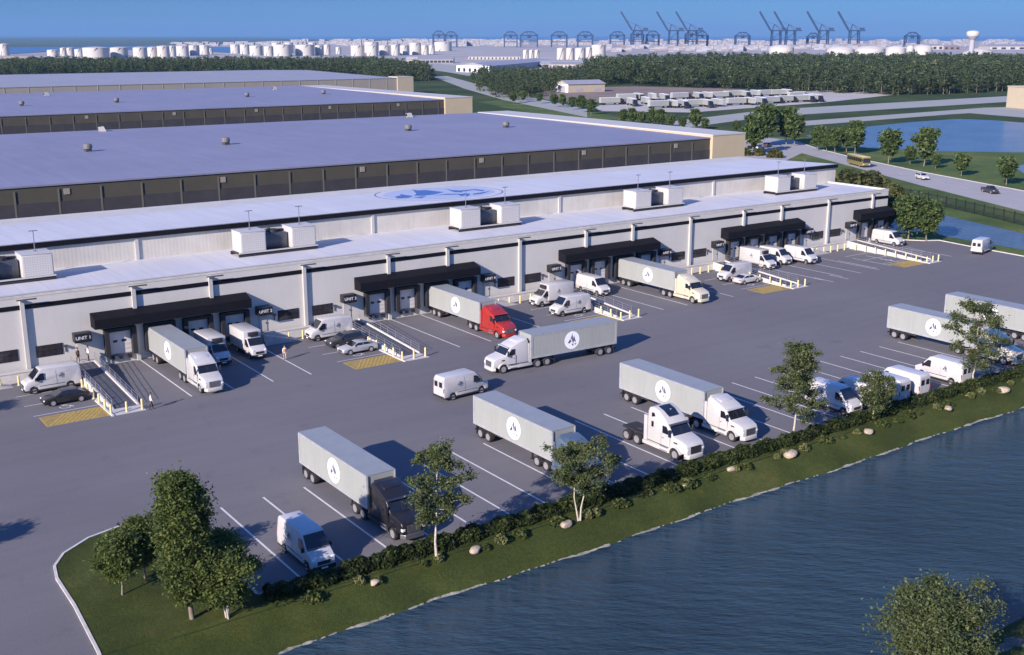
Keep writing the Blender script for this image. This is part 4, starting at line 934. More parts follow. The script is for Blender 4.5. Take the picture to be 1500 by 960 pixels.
# ------------------------------------------------------------------ trees and shrubs
def leaf_quads(cent, size, up=0.35, rg=nrng, elong=1.5):
    n = len(cent); a = rg.normal(size=(n, 3)); a /= np.linalg.norm(a, axis=1, keepdims=True) + 1e-9
    nn = rg.normal(size=(n, 3)); nn[:, 2] = np.abs(nn[:, 2]) + up; nn /= np.linalg.norm(nn, axis=1, keepdims=True)
    a -= nn * (a * nn).sum(1, keepdims=True); a /= np.linalg.norm(a, axis=1, keepdims=True) + 1e-9
    b = np.cross(nn, a); s = (size * rg.uniform(.65, 1.35, n))[:, None]
    V = np.empty((n, 4, 3)); V[:, 0] = cent - a * s * elong * .5; V[:, 1] = cent + b * s * .42 + nn * s * .10; V[:, 2] = cent + a * s * elong * .5; V[:, 3] = cent - b * s * .42 + nn * s * .10
    return V.reshape(-1, 3)
def quads_mesh(name, V, m):
    n = len(V) // 4; me = bpy.data.meshes.new(name)
    me.vertices.add(len(V)); me.vertices.foreach_set('co', V.astype(np.float32).ravel())
    me.loops.add(n * 4); me.loops.foreach_set('vertex_index', np.arange(n * 4, dtype=np.int32))
    me.polygons.add(n); me.polygons.foreach_set('loop_start', np.arange(0, n * 4, 4, dtype=np.int32)); me.polygons.foreach_set('loop_total', np.full(n, 4, dtype=np.int32))
    me.materials.append(m); me.update(); me.validate(); return me
def quads_obj(name, V, m, parent=None):
    o = bpy.data.objects.new(name, quads_mesh(name, V, m)); C.objects.link(o)
    if parent is not None: o.parent = parent
    return o
def env(t, kind):                                          # crown outline, t from 0 (bottom) to 1 (top)
    if kind == 'oval': return math.sin(PI * min(1, max(0, t * .92 + .06))) ** .7
    if kind == 'cone': return (1 - t) ** .75 * min(1, t * 5 + .45)
    if kind == 'round': return math.sqrt(max(0, 1 - (2 * t - 1) ** 2))
    return (1 - t * .85) * min(1, t * 4 + .5)
def tree(name, label, x, y, z, h, cr, base, seed, nl, per, ls, lm, bm, group=None, kind='oval', stems=1, tr=.13, spread=.38, fill=0.0, cat='tree', openness=0.0):
    rg = np.random.default_rng(seed); rd = random.Random(seed)
    t = thing(name, label, cat, (x, y, z), rd.uniform(0, 6), group)
    tk = MB(); cl = []; fill_c = []
    for s in range(stems):
        an = 2 * PI * s / max(1, stems) + rd.uniform(-.3, .3); lean = (0.0 if stems == 1 else rd.uniform(.20, .34)) * h * .5
        tip = Vector((math.cos(an) * lean + rd.uniform(-.04, .04) * h, math.sin(an) * lean + rd.uniform(-.04, .04) * h, h * .94))
        pts = [Vector((math.cos(an) * .08 * (stems > 1), math.sin(an) * .08 * (stems > 1), -.15))]
        for q in range(1, 7):
            f = q / 6; p = Vector((tip.x * f ** .8, tip.y * f ** .8, h * .94 * f)) + Vector((rd.uniform(-1, 1), rd.uniform(-1, 1), 0)) * .018 * h * (1 if q < 6 else 0); pts.append(p)
        r0 = tr * (1 if stems == 1 else .72)
        for q in range(6): tk.cyl(pts[q], pts[q + 1], r0 * (1 - q / 6.6) * (1.25 if q == 0 else 1), r0 * (1 - (q + 1) / 6.6), n=8, cap=(q == 0))
        nb = max(4, nl // stems)
        for q in range(nb):
            f = base + (1 - base) * ((q + rd.random()) / nb) * .97
            z0 = f * h; i = min(5, int(f / .94 * 6)) if f < .94 else 5
            g = min(1, f / .94 * 6 - i); p0 = pts[i].lerp(pts[i + 1], g)
            tt = (f - base) / (1 - base); rad = cr * env(tt, kind) * rd.uniform(.62, 1.12)
            a = q * 2.4 + rd.uniform(-.5, .5)
            rise = rd.uniform(.05, .45) * rad
            p1 = p0 + Vector((math.cos(a) * rad, math.sin(a) * rad, rise)); pm = p0.lerp(p1, .5) + Vector((0, 0, -.06 * rad))
            rb = max(.014, r0 * .34 * (1 - f * .7))
            tk.cyl(p0, pm, rb, rb * .7, n=5, cap=False); tk.cyl(pm, p1, rb * .7, .008, n=5, cap=False)
            for k in range(3):
                g = rd.uniform(.35, 1.0); pc = (p0.lerp(pm, g * 2) if g < .5 else pm.lerp(p1, g * 2 - 1)) + Vector((rd.gauss(0, .16), rd.gauss(0, .16), rd.gauss(.05, .10))) * cr
                cl.append(pc)
                if k == 0: tk.cyl(pm.lerp(p1, rd.random() * .6), pc, rb * .4, .006, n=4, cap=False)
            cl.append(p1)
    tk.build('trunk', bm, t, smooth=50)
    cl = np.array([tuple(p) for p in cl]); 
    w_ = rg.uniform(.35, 1.4, len(cl)); reps = np.maximum(3, (per * w_).astype(int))
    cen = np.repeat(cl, reps, axis=0); sd = np.repeat(rg.uniform(.55, 1.25, len(cl)), reps)[:, None]
    cen = cen + rg.normal(size=cen.shape) * np.array([spread, spread, spread * .62]) * sd
    if fill > 0:
        k = int(len(cen) * fill); u = rg.normal(size=(k, 3)); u /= np.linalg.norm(u, axis=1, keepdims=True); u *= rg.random((k, 1)) ** .4
        zc = h * (base + (1 - base) * .5); cen = np.vstack([cen, u * np.array([cr * .85, cr * .85, h * (1 - base) * .48]) + np.array([0, 0, zc])])
    cen[:, 2] = np.maximum(cen[:, 2], .12)
    quads_obj('crown', leaf_quads(cen, ls, rg=rg), lm, t)
    return t
IZ = .12
tree('slender_tree', 'tall dense rounded tree on the grass island in the left foreground', 21.9, 67.6, IZ, 10.3, 1.55, .15, 11, 100, 185, .15, L_DENSE, M_BARK, 'trees on the grass island', 'oval', 1, .15, .34, .3)
tree('young_tree', 'small tree at the left tip of the grass island', 19.1, 73.6, IZ, 4.3, 1.5, .34, 12, 26, 120, .14, L_DENSE, M_BARK, 'trees on the grass island', 'oval', 1, .075, .34)
tree('young_tree', 'small tree behind, between the island tip and the tall dense tree', 21.2, 75.2, IZ, 4.4, 1.4, .32, 13, 26, 115, .14, L_DENSE, M_BARK, 'trees on the grass island', 'oval', 1, .075, .32)
tree('multi_stem_tree', 'low multi stem tree at the right foot of the tall dense tree', 23.9, 66.4, IZ - .05, 4.6, 1.7, .25, 14, 34, 120, .145, L_DENSE, M_PBARK, 'trees on the grass island', 'oval', 3, .09, .36)
tree('young_tree', 'low bushy tree behind the tall dense tree beside the first parking bay', 24.6, 69.4, IZ, 4.6, 1.5, .2, 15, 34, 120, .145, L_DENSE, M_BARK, 'trees on the grass island', 'oval', 1, .08, .36)
gl = 'trees along the lake hedge'
tree('lakeside_tree', 'thin pale trunked tree standing in front of the black cab lorry', 40.0, 66.0, .05, 8.7, 2.35, .30, 21, 22, 150, .14, L_YARD, M_PBARK, gl, 'oval', 1, .105, .27)
tree('forked_tree', 'small forked tree in front of the blue grey cab lorry', 53.1, 65.4, 0.0, 6.3, 2.4, .38, 22, 26, 135, .14, L_YARD, M_PBARK, gl, 'oval', 2, .10, .27)
tree('lakeside_tree', 'tall airy tree by the hedge right of the white cab lorry', 81.5, 68.0, .08, 9.6, 3.0, .24, 23, 28, 140, .15, L_YARD, M_PBARK, gl, 'cone', 1, .11, .30)
tree('lakeside_tree', 'small tree by the hedge in front of the close group of white vans', 91.9, 66.7, .05, 4.9, 1.75, .28, 24, 19, 125, .14, L_YARD, M_PBARK, gl, 'oval', 1, .09, .27)
tree('lakeside_tree', 'tall airy tree by the hedge in front of the rightmost cream cab', 110.2, 67.3, .06, 9.6, 3.1, .26, 25, 28, 115, .155, L_YARD, M_PBARK, gl, 'oval', 1, .11, .31)
tree('near_shore_tree', 'large leafy tree crown on the near shore at the lower right', 53.4, 33.2, -.1, 7.2, 2.6, .2, 26, 54, 190, .125, L_YARD, M_BARK, None, 'oval', 3, .16, .46)
tree('pond_tree', 'left of the two round trees at the warehouse corner by the pond', 184.3, 129.2, 0, 8.2, 2.9, .26, 31, 40, 40, .36, L_ROAD, M_BARK, 'trees at the warehouse corner', 'round', 1, .14, .5, .2)
tree('pond_tree', 'right of the two round trees at the warehouse corner by the pond', 186.0, 126.4, 0, 7.4, 2.8, .26, 32, 40, 40, .36, L_ROAD, M_BARK, 'trees at the warehouse corner', 'round', 1, .13, .5, .2)
tree('pond_tree', 'tree half hidden behind the warehouse corner by the pond', 184.8, 135.5, 0, 7.0, 2.6, .26, 33, 36, 46, .42, L_ROAD, M_BARK, 'trees at the warehouse corner', 'round', 1, .12, .5, .2)
for i, (x, y, h_) in enumerate([(5.5, 117.5, 7.5), (-2.5, 83.5, 8.5)]):
    b = MB(); b.slab([(x + 2.2 * math.cos(t), y + 2.2 * math.sin(t), 0.02) for t in np.linspace(0, 2 * PI, 25)[:-1]], (0, 0, 1), .14); o = b.build('planting_bed', M_GRASS); o['kind'] = 'structure'
    tree('yard_tree', ['tree in a round bed left of the leftmost ramp, its shadow reaching the yard', 'tree in a round bed left of the grass island, its shadow reaching the yard'][i], x, y, .14, h_, 2.4, .3, 61 + i, 26, 70, .22, L_YARD, M_BARK, 'trees in round beds', 'oval', 1, .12, .34)
# hedge
rg = np.random.default_rng(77)
n = 46000
hx = rg.uniform(27.0, 187, n) ** 1.0
hx = np.concatenate([rg.uniform(27, 75, 26000), rg.uniform(75, 187, 26000)]); n = len(hx)
ph = hx * 1.9; hgt = .86 + .16 * np.sin(ph) + .12 * np.sin(ph * 2.7 + 1) + .10 * np.sin(hx * .37)
th = rg.uniform(0, PI, n); rr = rg.uniform(.72, 1.05, n)
hy = 67.25 + np.cos(th) * rr * (.72 + .14 * np.sin(ph * 1.3)); hz = .1 + np.sin(th) ** .7 * rr * hgt
hd = thing('hedge', 'long low dark green hedge along the kerb between the parking bays and the lake bank', 'hedge', (107, 67.25, 0))
o = quads_obj('foliage', leaf_quads(np.stack([hx, hy, hz], 1), .23, rg=rg, up=.6), L_HEDGE, hd); o.location = -hd.location
b = MB()
for x in np.arange(27.4, 186.8, .85): b.bar((x, 67.25 + rng.uniform(-.3, .3), .05), (x + rng.uniform(-.3, .3), 67.25 + rng.uniform(-.5, .5), .8), .03, .03)
o = b.build('stems', M_BARK, hd); o.location = -hd.location
def shrub_mesh(kind, seed):
    rg = np.random.default_rng(seed); n = {'low': 420, 'pale': 300, 'olive': 900}[kind]; u = rg.normal(size=(n, 3)); u /= np.linalg.norm(u, axis=1, keepdims=True); u[:, 2] = np.abs(u[:, 2])
    u *= rg.uniform(.6, 1.08, (n, 1)); lob = 1 + .25 * np.sin(np.arctan2(u[:, 1], u[:, 0]) * 3 + seed)
    u[:, :2] *= lob[:, None]; s = {'low': (.62, .62, .52), 'pale': (.5, .5, .62), 'olive': (2.0, 2.0, 2.6)}[kind]
    return quads_mesh('foliage', leaf_quads(u * np.array(s), {'low': .16, 'pale': .15, 'olive': .5}[kind], rg=rg), {'low': L_SHRUB, 'pale': L_PALE, 'olive': L_OLIVE}[kind])
SM = {(k, i): shrub_mesh(k, 40 + i) for k in ('low', 'pale', 'olive') for i in range(3)}
def shrub(kind, x, y, z, s, label, group, i, flat=1.0):
    o = bpy.data.objects.new({'low': 'green_shrub', 'pale': 'pale_shrub', 'olive': 'olive_shrub'}[kind], SM[(kind, i % 3)]); C.objects.link(o)
    o.location = (x, y, z); o.rotation_euler = (0, 0, rng.uniform(0, 6)); o.scale = (s, s, s * flat); tag(o, label, 'shrub', group); return o
for i in range(62):
    x = 29 + 158 * (i + rng.uniform(.1, .9)) / 62
    kd = 'pale' if rng.random() < .42 else 'low'
    shrub(kd, x, 65.75 + rng.uniform(-.35, .3), -.12, rng.uniform(.6, 1.15), {'pale': 'pale yellow green shrub on the lake side of the hedge', 'low': 'small green shrub on the lake side of the hedge'}[kd], {'pale': 'pale shrubs in front of the hedge', 'low': 'green shrubs in front of the hedge'}[kd], i)
for i, (x, y, s) in enumerate([(43.2, 65.6, .42), (51.7, 65.3, .45), (65.2, 65.6, .4), (78.3, 65.4, .62), (71.1, 66.0, .4), (89.3, 65.2, .5), (102.1, 64.9, .45), (34.5, 65.4, .35), (112.5, 65.2, .6)]):
    bm = bmesh.new(); bmesh.ops.create_icosphere(bm, subdivisions=3, radius=1)
    rd = random.Random(i); ax = [Vector((rd.gauss(0, 1), rd.gauss(0, 1), rd.gauss(0, 1))).normalized() for _ in range(7)]
    for v in bm.verts:
        for a in ax:
            d = v.co.dot(a) - .72
            if d > 0: v.co -= a * d * .85
        v.co.x *= 1.5; v.co.z *= .62
    me = bpy.data.meshes.new('boulder'); bm.to_mesh(me); bm.free(); me.materials.append(M_ROCK)
    o = bpy.data.objects.new('boulder', me); C.objects.link(o); o.location = (x, y, -.05); o.scale = (s, s, s); o.rotation_euler = (0, 0, rd.uniform(-.6, .6))
    tag(o, ['pale boulder right of the black cab lorry at the hedge', 'pale boulder left of the forked tree', 'flat pale boulder below the white tractor', 'largest tan boulder, below the tall airy tree', 'small boulder below the white cab lorry', 'boulder below the small tree by the vans', 'boulder below the parked vans further right', 'small boulder below the black cab lorry', 'boulder under the rightmost lakeside tree'][i], 'boulder', 'boulders along the hedge')
for i, (px, py, s) in enumerate([(1468, 953, .9), (1490, 948, 1.1), (1479, 962, .8)]):
    p = G(px, py, -.7); dm = bpy.data.meshes['boulder'].copy(); dm.materials[0] = M_ROCKD; o = bpy.data.objects.new('shore_boulder', dm); C.objects.link(o); o.location = (p.x, p.y - .5, -.75); o.scale = (s, s, s); o.rotation_euler = (.2, .1, i * 1.3)
    tag(o, ['left dark boulder in the lower right corner', 'right dark boulder in the lower right corner', 'lowest dark boulder in the lower right corner'][i], 'boulder', 'boulders on the near shore')
for i, (px, py, s) in enumerate([(1236, 283, .9), (1250, 284, 1.0), (1266, 284, .85), (1280, 283, .95), (1292, 284, .7), (1243, 275, .9), (1275, 274, .8), (1308, 292, .7), (1100, 225, .9), (1112, 228, .8), (1135, 231, 1.0), (1090, 228, .9)]):
    p = G(px, py); shrub('olive', p.x, p.y, 0, s * (2.1 if i < 8 else 1.15), 'olive green shrub in the clump between the warehouse end and the bus' if i < 8 else 'olive green shrub in the clump beside the tan end block', 'olive shrubs by the warehouse end' if i < 8 else 'shrubs beside the tan block', i, .9)
# roadside trees: three shapes, copied
def proto_tree(nm, seed, h, cr, base, lm, kind, nl=34, per=22, ls=.7, sp=.55, fill=.3, tr=.16):
    t = tree(nm, '', 0, 0, 0, h, cr, base, seed, nl, per, ls, lm, M_BARK, None, kind, 1, tr, sp, fill); return t
PR = [proto_tree('roadside_tree', 51, 9.6, 2.9, .30, L_ROAD, 'round'), proto_tree('roadside_tree', 52, 9.8, 2.7, .28, L_ROAD, 'oval'), proto_tree('roadside_tree', 53, 9.2, 2.8, .32, L_ROAD, 'round')]
used = set()
def put(protos, i, x, y, s, label, group, rz=None, z=0):
    p = protos[i % len(protos)]; o = p if p.name not in used else copy_tree(p); used.add(p.name)
    o.location = (x, y, z); o.scale = (s, s, s * rng.uniform(.94, 1.06)); o.rotation_euler = (0, 0, rng.uniform(0, 6.28)); tag(o, label, 'tree', group); return o
RT = [(1118, 215, 58), (1152, 212, 50), (1163, 214, 46), (1197, 221, 33), (1211, 222, 30), (1223, 224, 36), (1240, 223, 38), (1252, 226, 44), (1301, 240, 50), (1333, 241, 26), (1353, 244, 52), (1408, 258, 34), (1474, 271, 40), (1102, 226, 52), (1370, 247, 22)]
for i, (px, py, hp) in enumerate(RT):
    p = G(px, py); put(PR, i, p.x, p.y, hp / ppm(py) / 9.5, f'{ORD[i]} roadside tree from the left in the row between road and far pond' if i < 13 else ['round tree right against the tan end block', 'low sapling between roadside trees'][i - 13], 'trees along the curving road')
BT = [(752, 152), (766, 150), (790, 152), (812, 157), (824, 158), (838, 161), (852, 165), (866, 168)]
for i, (px, py) in enumerate(BT):
    p = G(px, py); put(PR, i, p.x, p.y, rng.uniform(.6, .85), 'small tree in the row below the white shed and bare earth', 'small trees below the shed')
for i, (px, py, hp) in enumerate([(913, 182, 20), (926, 183, 24), (940, 185, 20), (955, 186, 24), (968, 187, 26), (983, 189, 20), (1000, 190, 18), (1018, 191, 30), (1032, 192, 18), (1078, 195, 18)]):
    p = G(px, py); put(PR, i, p.x, p.y, hp / ppm(py) / 9.5, 'round tree just beyond the edge of the large blue roof', 'trees behind the blue roof edge')
# ------------------------------------------------------------------ forests
def pine_mesh(seed, n, h, cr, ls, kind='pine'):
    rg = np.random.default_rng(seed); nc = 16; C0 = []
    for k in range(nc):
        f = rg.uniform(.28, 1.0) if kind == 'pine' else rg.uniform(.06, .95)
        r = cr * (1.05 - .75 * max(0, (f - .45) / .55)) * math.sqrt(rg.random()); a = rg.uniform(0, 6.28); C0.append((r * math.cos(a), r * math.sin(a), f * h * .96))
    C0 = np.array(C0); idx = rg.integers(0, nc, n); cen = C0[idx] + rg.normal(size=(n, 3)) * np.array([.85, .85, .5]) * cr * .33
    cen[:, 2] = np.clip(cen[:, 2], .5, h); return leaf_quads(cen, ls, rg=rg, up=.8, elong=1.3)
FP = []
for i in range(4):
    t = thing('forest_tree', '', 'tree', (0, 0, 0)); quads_obj('crown', pine_mesh(200 + i, 340, 15 if i < 2 else 10, 3.3 if i < 2 else 4.0, .95, 'pine' if i < 2 else 'bush'), L_FOR, t)
    MB().cyl((0, 0, -.3), (0, 0, 13 if i < 2 else 8), .2, .05, n=6).build('trunk', M_BARK, t); FP.append(t)
def inside(x, y, P):
    c = False; j = len(P) - 1
    for i in range(len(P)):
        if (P[i][1] > y) != (P[j][1] > y) and x < (P[j][0] - P[i][0]) * (y - P[i][1]) / (P[j][1] - P[i][1]) + P[i][0]: c = not c
        j = i
    return c
def scatter(poly, d, seed):
    W = [tuple(G(x, y))[:2] for x, y in poly]; rd = random.Random(seed); out_ = []
    xs_ = [p[0] for p in W]; ys_ = [p[1] for p in W]; x = min(xs_)
    while x < max(xs_):
        y = min(ys_)
        while y < max(ys_):
            a, c = x + rd.uniform(-.45, .45) * d, y + rd.uniform(-.45, .45) * d
            if inside(a, c, W): out_.append((a, c))
            y += d
        x += d
    return out_
def forest(areas, d, n_ind, label, group, stuff_label, stuff_name, seed, sc_=(.58, 1.2), ls=1.15, per=190):
    P = []
    for a in areas: P += scatter(a, d, seed)
    P.sort(key=lambda p: p[0] * _F.x + p[1] * _F.y)
    for i, (x, y) in enumerate(P[:n_ind]): put(FP, i, x, y, rng.uniform(*sc_), label, group)
    rest = P[n_ind:]
    if not rest: return
    ms = [pine_mesh(300 + k, per, 15, 3.7, ls, 'pine' if k < 4 else 'bush') for k in range(5)]; out_ = []
    for i, (x, y) in enumerate(rest):
        a = rng.uniform(0, 6.28); s = rng.uniform(*sc_); M = np.array([[math.cos(a) * s, -math.sin(a) * s, 0], [math.sin(a) * s, math.cos(a) * s, 0], [0, 0, s * rng.uniform(.9, 1.12)]])
        out_.append(ms[i % 5] @ M.T + np.array([x, y, 0]))
    o = quads_obj(stuff_name, np.concatenate(out_), L_FOR); tag(o, stuff_label, 'forest', None, 'stuff')
forest([[(888, 124), (1000, 129), (1080, 131), (1200, 135.5), (1300, 140), (1400, 138), (1500, 134), (1600, 130), (1600, 99), (1500, 98), (1000, 98), (900, 103), (850, 111)]], 7.6, 150, 'dark green tree at the front edge of the forest behind the trailer lot', 'front trees of the right forest', 'dense dark green forest between the trailer lot and the white tanks', 'forest', 1)
forest([[(690, 128), (725, 143), (755, 150), (805, 137), (900, 124), (900, 113), (830, 114), (760, 116), (700, 114)]], 7.5, 60, 'dark green tree in the belt left of the white shed', 'trees left of the shed', 'dark green tree belt left of the white shed', 'tree_belt', 2, (.5, .8))
forest([[(-80, 111), (430, 109), (520, 110), (570, 121), (636, 119), (625, 112), (590, 104), (540, 99), (-80, 101)]], 8.2, 70, 'green tree in the belt behind the farthest warehouse', 'trees behind the farthest warehouse', 'long green tree belt behind the farthest warehouse', 'tree_belt', 3, (.65, .95))
# ------------------------------------------------------------------ trailer lot and shed
tl = thing('parked_trailer', '', 'trailer', (0, 0, 0)); tc_ = thing('parked_lorry', '', 'lorry', (0, 0, 0))
sub('box', MB().box(-6.2, 6.2, -1.25, 1.25, 1.2, 4.0), M_TRAIL, tl); sub('roof', MB().box(-6.2, 6.2, -1.26, 1.26, 4.001, 4.08), M_DISC, tl)
sub('undercarriage', MB().box(-5.8, 5.8, -.5, .5, .85, 1.19).box(3.4, 3.55, -.9, .9, .1, 1.19), M_CHAS, tl)
for x in (-5.0, -3.7):
    for sg in (-1, 1): wheel(tl, x, sg * .95, .5, .5, sg, False)
for ch in list(tl.children): copy_tree(ch, tc_)
sub('cab', MB().prof([(6.5, .5), (6.5, 3.4), (7.0, 3.6), (8.4, 3.0), (8.9, 1.9), (10.2, 1.6), (10.3, .5)], 1.2), M_BLKP, tc_, bevel=.08); sub('windscreen', MB().slab([(8.42, -1, 2.92), (8.42, 1, 2.92), (8.86, 1, 2.0), (8.86, -1, 2.0)], (.9, 0, .45), .05), M_VGLASS, tc_)
for x in (7.2, 9.4):
    for sg in (-1, 1): wheel(tc_, x, sg * .95, .5, .4, sg, False)
LOT = [(893, 153, 0), (925, 154, 1), (945, 152, 1), (964, 158, 0), (985, 157, 1), (1000, 157, 1), (1018, 156, 0), (1034, 156, 1), (1050, 155, 1), (1078, 153.5, 0), (1098, 153, 1), (1113, 152, 1), (1128, 151.5, 0), (1148, 150, 0), (1172, 149, 0), (1183, 148, 1), (917, 147, 0), (935, 146, 1), (955, 146, 1), (972, 147, 1), (995, 145, 0), (1022, 144.5, 1), (1036, 144, 1), (1054, 143.5, 0), (1072, 142, 0), (1090, 142, 1), (1106, 141, 1), (1122, 140.5, 0), (1140, 140, 0), (1152, 139.5, 1), (1166, 144, 0), (1194, 147.5, 1)]
ff = {0: True, 1: True}
for i, (px, py, ro) in enumerate(LOT):
    cb = 0 if ro == 0 or i % 2 else 1
    src = (tc_, tl)[cb]; o = src if ff[cb] else copy_tree(src); ff[cb] = False
    p = G(px, py + 1); o.location = (p.x, p.y, .06); o.rotation_euler = (0, 0, (-.12 if ro == 0 else -2.05) + rng.uniform(-.06, .06)); o.scale = (1, 1, 1)
    row_ = 'front' if py > 147.6 else 'back'
    tag(o, f'white trailer with a dark cab, broadside in the {row_} row of the far lot' if ro == 0 else f'white trailer {"with dark cab" if cb == 0 else "without cab"}, end on, in the {row_} row of the far lot', 'trailer', f'{row_} row trailers ' + ('broadside' if ro == 0 else 'end on, with cab' if cb == 0 else 'end on, no cab')); o['category'] = ('lorry', 'trailer')[cb]
p = G(858, 135)
r = thing('white_shed', 'pale gabled shed with a big grey door on the bare earth before the forest', 'shed', (p.x, p.y + 6, 0), -.10)
sub('wall', MB().loop2([(-15, -8, 0), (-15, 8, 0), (-15, 8, 5.4), (-15, 0, 7.6), (-15, -8, 5.4)], [(15, -8, 0), (15, 8, 0), (15, 8, 5.4), (15, 0, 7.6), (15, -8, 5.4)]), M_SHED, r)
sub('roof', MB().loop2([(-15.6, -8.6, 5.35), (-15.6, 0, 7.75), (-15.6, 8.6, 5.35), (-15.6, 8.6, 5.6), (-15.6, 0, 8.0), (-15.6, -8.6, 5.6)], [(15.6, -8.6, 5.35), (15.6, 0, 7.75), (15.6, 8.6, 5.35), (15.6, 8.6, 5.6), (15.6, 0, 8.0), (15.6, -8.6, 5.6)]), M_GROOF, r)
sub('gable_wall', MB().box(-15.12, -15.01, -8, 8, 0, 5.3), M_DISC, r); sub('big_door', MB().box(-15.3, -15.13, -4.5, 4.5, 0, 4.4), M_BLDG, r)
for x in (-6, 9): sub('side_door', MB().box(x - 2.6, x + 2.6, -8.08, -8.003, .8, 2.6), M_BLDG, r)
# ------------------------------------------------------------------ fence by the pond
fp_ = [(239, 186), (233.3, 168.8), (226, 147), (217.4, 125.4), (204, 92), (192, 62)]
fr = thing('metal_fence', 'black metal picket fence on the grass between the road and the pond', 'fence', (225, 146, 0)); b = MB(); pk = MB()
for a, c in zip(fp_, fp_[1:]):
    a = Vector((*a, 0)); c = Vector((*c, 0)); n_ = int((c - a).length / 3.0); u_ = (c - a).normalized()
    for k in range(n_):
        q = a.lerp(c, k / n_); o = MB().bar(q, q + Vector((0, 0, 2.6)), .2, .2).build('post', M_FENCE, fr); o.location = -fr.location
    for hh in (.25, 2.2): b.bar(a + Vector((0, 0, hh)), c + Vector((0, 0, hh)), .06, .08)
    for k in range(int((c - a).length / .24)): q = a + u_ * (k * .24); pk.bar(q + Vector((0, 0, .1)), q + Vector((0, 0, 2.4)), .045, .045)
o = b.build('rail', M_FENCE, fr); o.location = -fr.location
o = pk.build('pickets', M_FENCE, fr); o.location = -fr.location
# ------------------------------------------------------------------ tank farm
TK = [(0, 14, 64, 82), (70, 86, 73, 84), (89, 98, 70, 83), (97, 109, 70, 82), (110, 123, 72, 84), (123, 160, 69, 90), (163, 188, 69, 89), (196, 216, 69, 87.5), (217, 231, 69, 86), (231, 249, 67, 86), (247, 258, 67, 84), (259, 277, 67, 82.5), (277, 292, 66, 82), (293, 307, 66, 80.5), (306, 312, 71, 80),
      (338, 352, 65, 79), (352, 366, 65, 80), (366, 385, 66.5, 82), (387, 401, 67.5, 82.5), (401, 428, 65, 83), (433, 461, 65, 82.5), (462, 474, 66, 82), (475, 484, 65, 81), (492, 500, 69, 80), (514, 534, 66, 82.5), (537, 554, 66, 82.5), (555, 571, 66, 82), (573, 585.5, 65, 82), (586, 599, 66, 81.5), (600, 617, 62, 81), (617, 628, 66, 81), (628, 637, 66, 80), (636, 662, 61, 75.5),
      (399, 412, 62, 78), (418, 430, 62, 78), (452, 464, 62, 78), (534, 555, 61, 78), (766, 774, 73, 88.5), (775, 782, 73, 88.5), (783, 790, 73, 88.5), (815.5, 828, 70, 88), (829, 841, 70, 88), (842, 857, 70, 88.5), (858, 867, 69, 87), (866, 887, 65, 86), (1126, 1162, 66, 87), (1210, 1250, 68, 94), (1252, 1295, 67.5, 90), (1297, 1325, 67.5, 88), (1327, 1337, 67, 87), (1337, 1364, 66, 87)]
for i, (xa, xb, yt, yb) in enumerate(TK):
    p = G((xa + xb) / 2, yb - .3); rr = (xb - xa) / 2 / ((_F.dot(p - Vector((0, 0, HCAM)))) and FPX / (_F.dot(p - Vector((0, 0, HCAM))))); hh = (yb - yt) / ppm(yb)
    d_ = Vector((p.x, p.y, 0)).normalized() * rr; p = p + d_
    zone = 'left tank farm beyond the trees' if i < 15 else 'middle tank farm' if i < 37 else 'small cluster below the cranes' if i < 45 else 'row above the right forest'
    k = i if i < 15 else i - 15 if i < 33 else i - 33 if i < 37 else i - 37 if i < 45 else i - 45
    back = 33 <= i < 37
    lab = f'{ORD[k]} white storage tank from the left in the {"back row of the " if back else ""}{zone}'
    t = thing('storage_tank', lab, 'storage tank', (p.x, p.y, .1), 0, 'white storage tanks: ' + zone)
    dome = i >= 45
    hs = hh * (.80 if dome else .93)
    sub('shell', MB().cyl((0, 0, 0), (0, 0, hs), rr, n=36), M_TANKW, t, smooth=40)
    sub('roof', MB().lathe([(rr * 1.01, hs + .01), (rr * .8, hs + (hh - hs) * .5), (rr * .4, hs + (hh - hs) * .9), (.05, hh)] if dome else [(rr * 1.01, hs + .01), (rr * .5, hs + (hh - hs) * .7), (.05, hh)], 36), M_TANKR, t, smooth=40)
    if not dome: sub('stair', MB().bar((-rr * .9, -rr * .55, 0), (-rr * .2, -rr * 1.03, hs), .5, .9), M_STEEL, t)
p = G(1433, 86); r = thing('dome_store', 'low wide white domed store behind the right end of the forest', 'building', (p.x, p.y, .1), -YAW)
sc_ = 1 / (ppm(86)); sub('shell', MB().lathe([(31 * sc_, 0), (30 * sc_, 3 * sc_), (22 * sc_, 9 * sc_), (11 * sc_, 13.5 * sc_), (.1, 15.5 * sc_)], 32), M_TANKW, r, smooth=40); sub('entrance', MB().box(4 * sc_, 12 * sc_, -31.5 * sc_, -26 * sc_, 0, 4 * sc_), M_BLDG, r)
# water tower
p = G(1421, 93); hh = 48 / ppm(93); r = thing('water_tower', 'tall white topped water tower standing above the right skyline', 'water tower', (p.x, p.y, 0), 0); s = hh / 48
sub('stem', MB().lathe([(5.5 * s, 0), (4.2 * s, 6 * s), (3.6 * s, 34 * s), (8.3 * s, 39.6 * s)], 20), M_BLDG, r, smooth=40); sub('bowl', MB().lathe([(8.3 * s, 39.62 * s), (9.4 * s, 42 * s), (9.2 * s, 45 * s), (7.6 * s, 47 * s), (.1, 48 * s)], 24), M_TANKW, r, smooth=50)
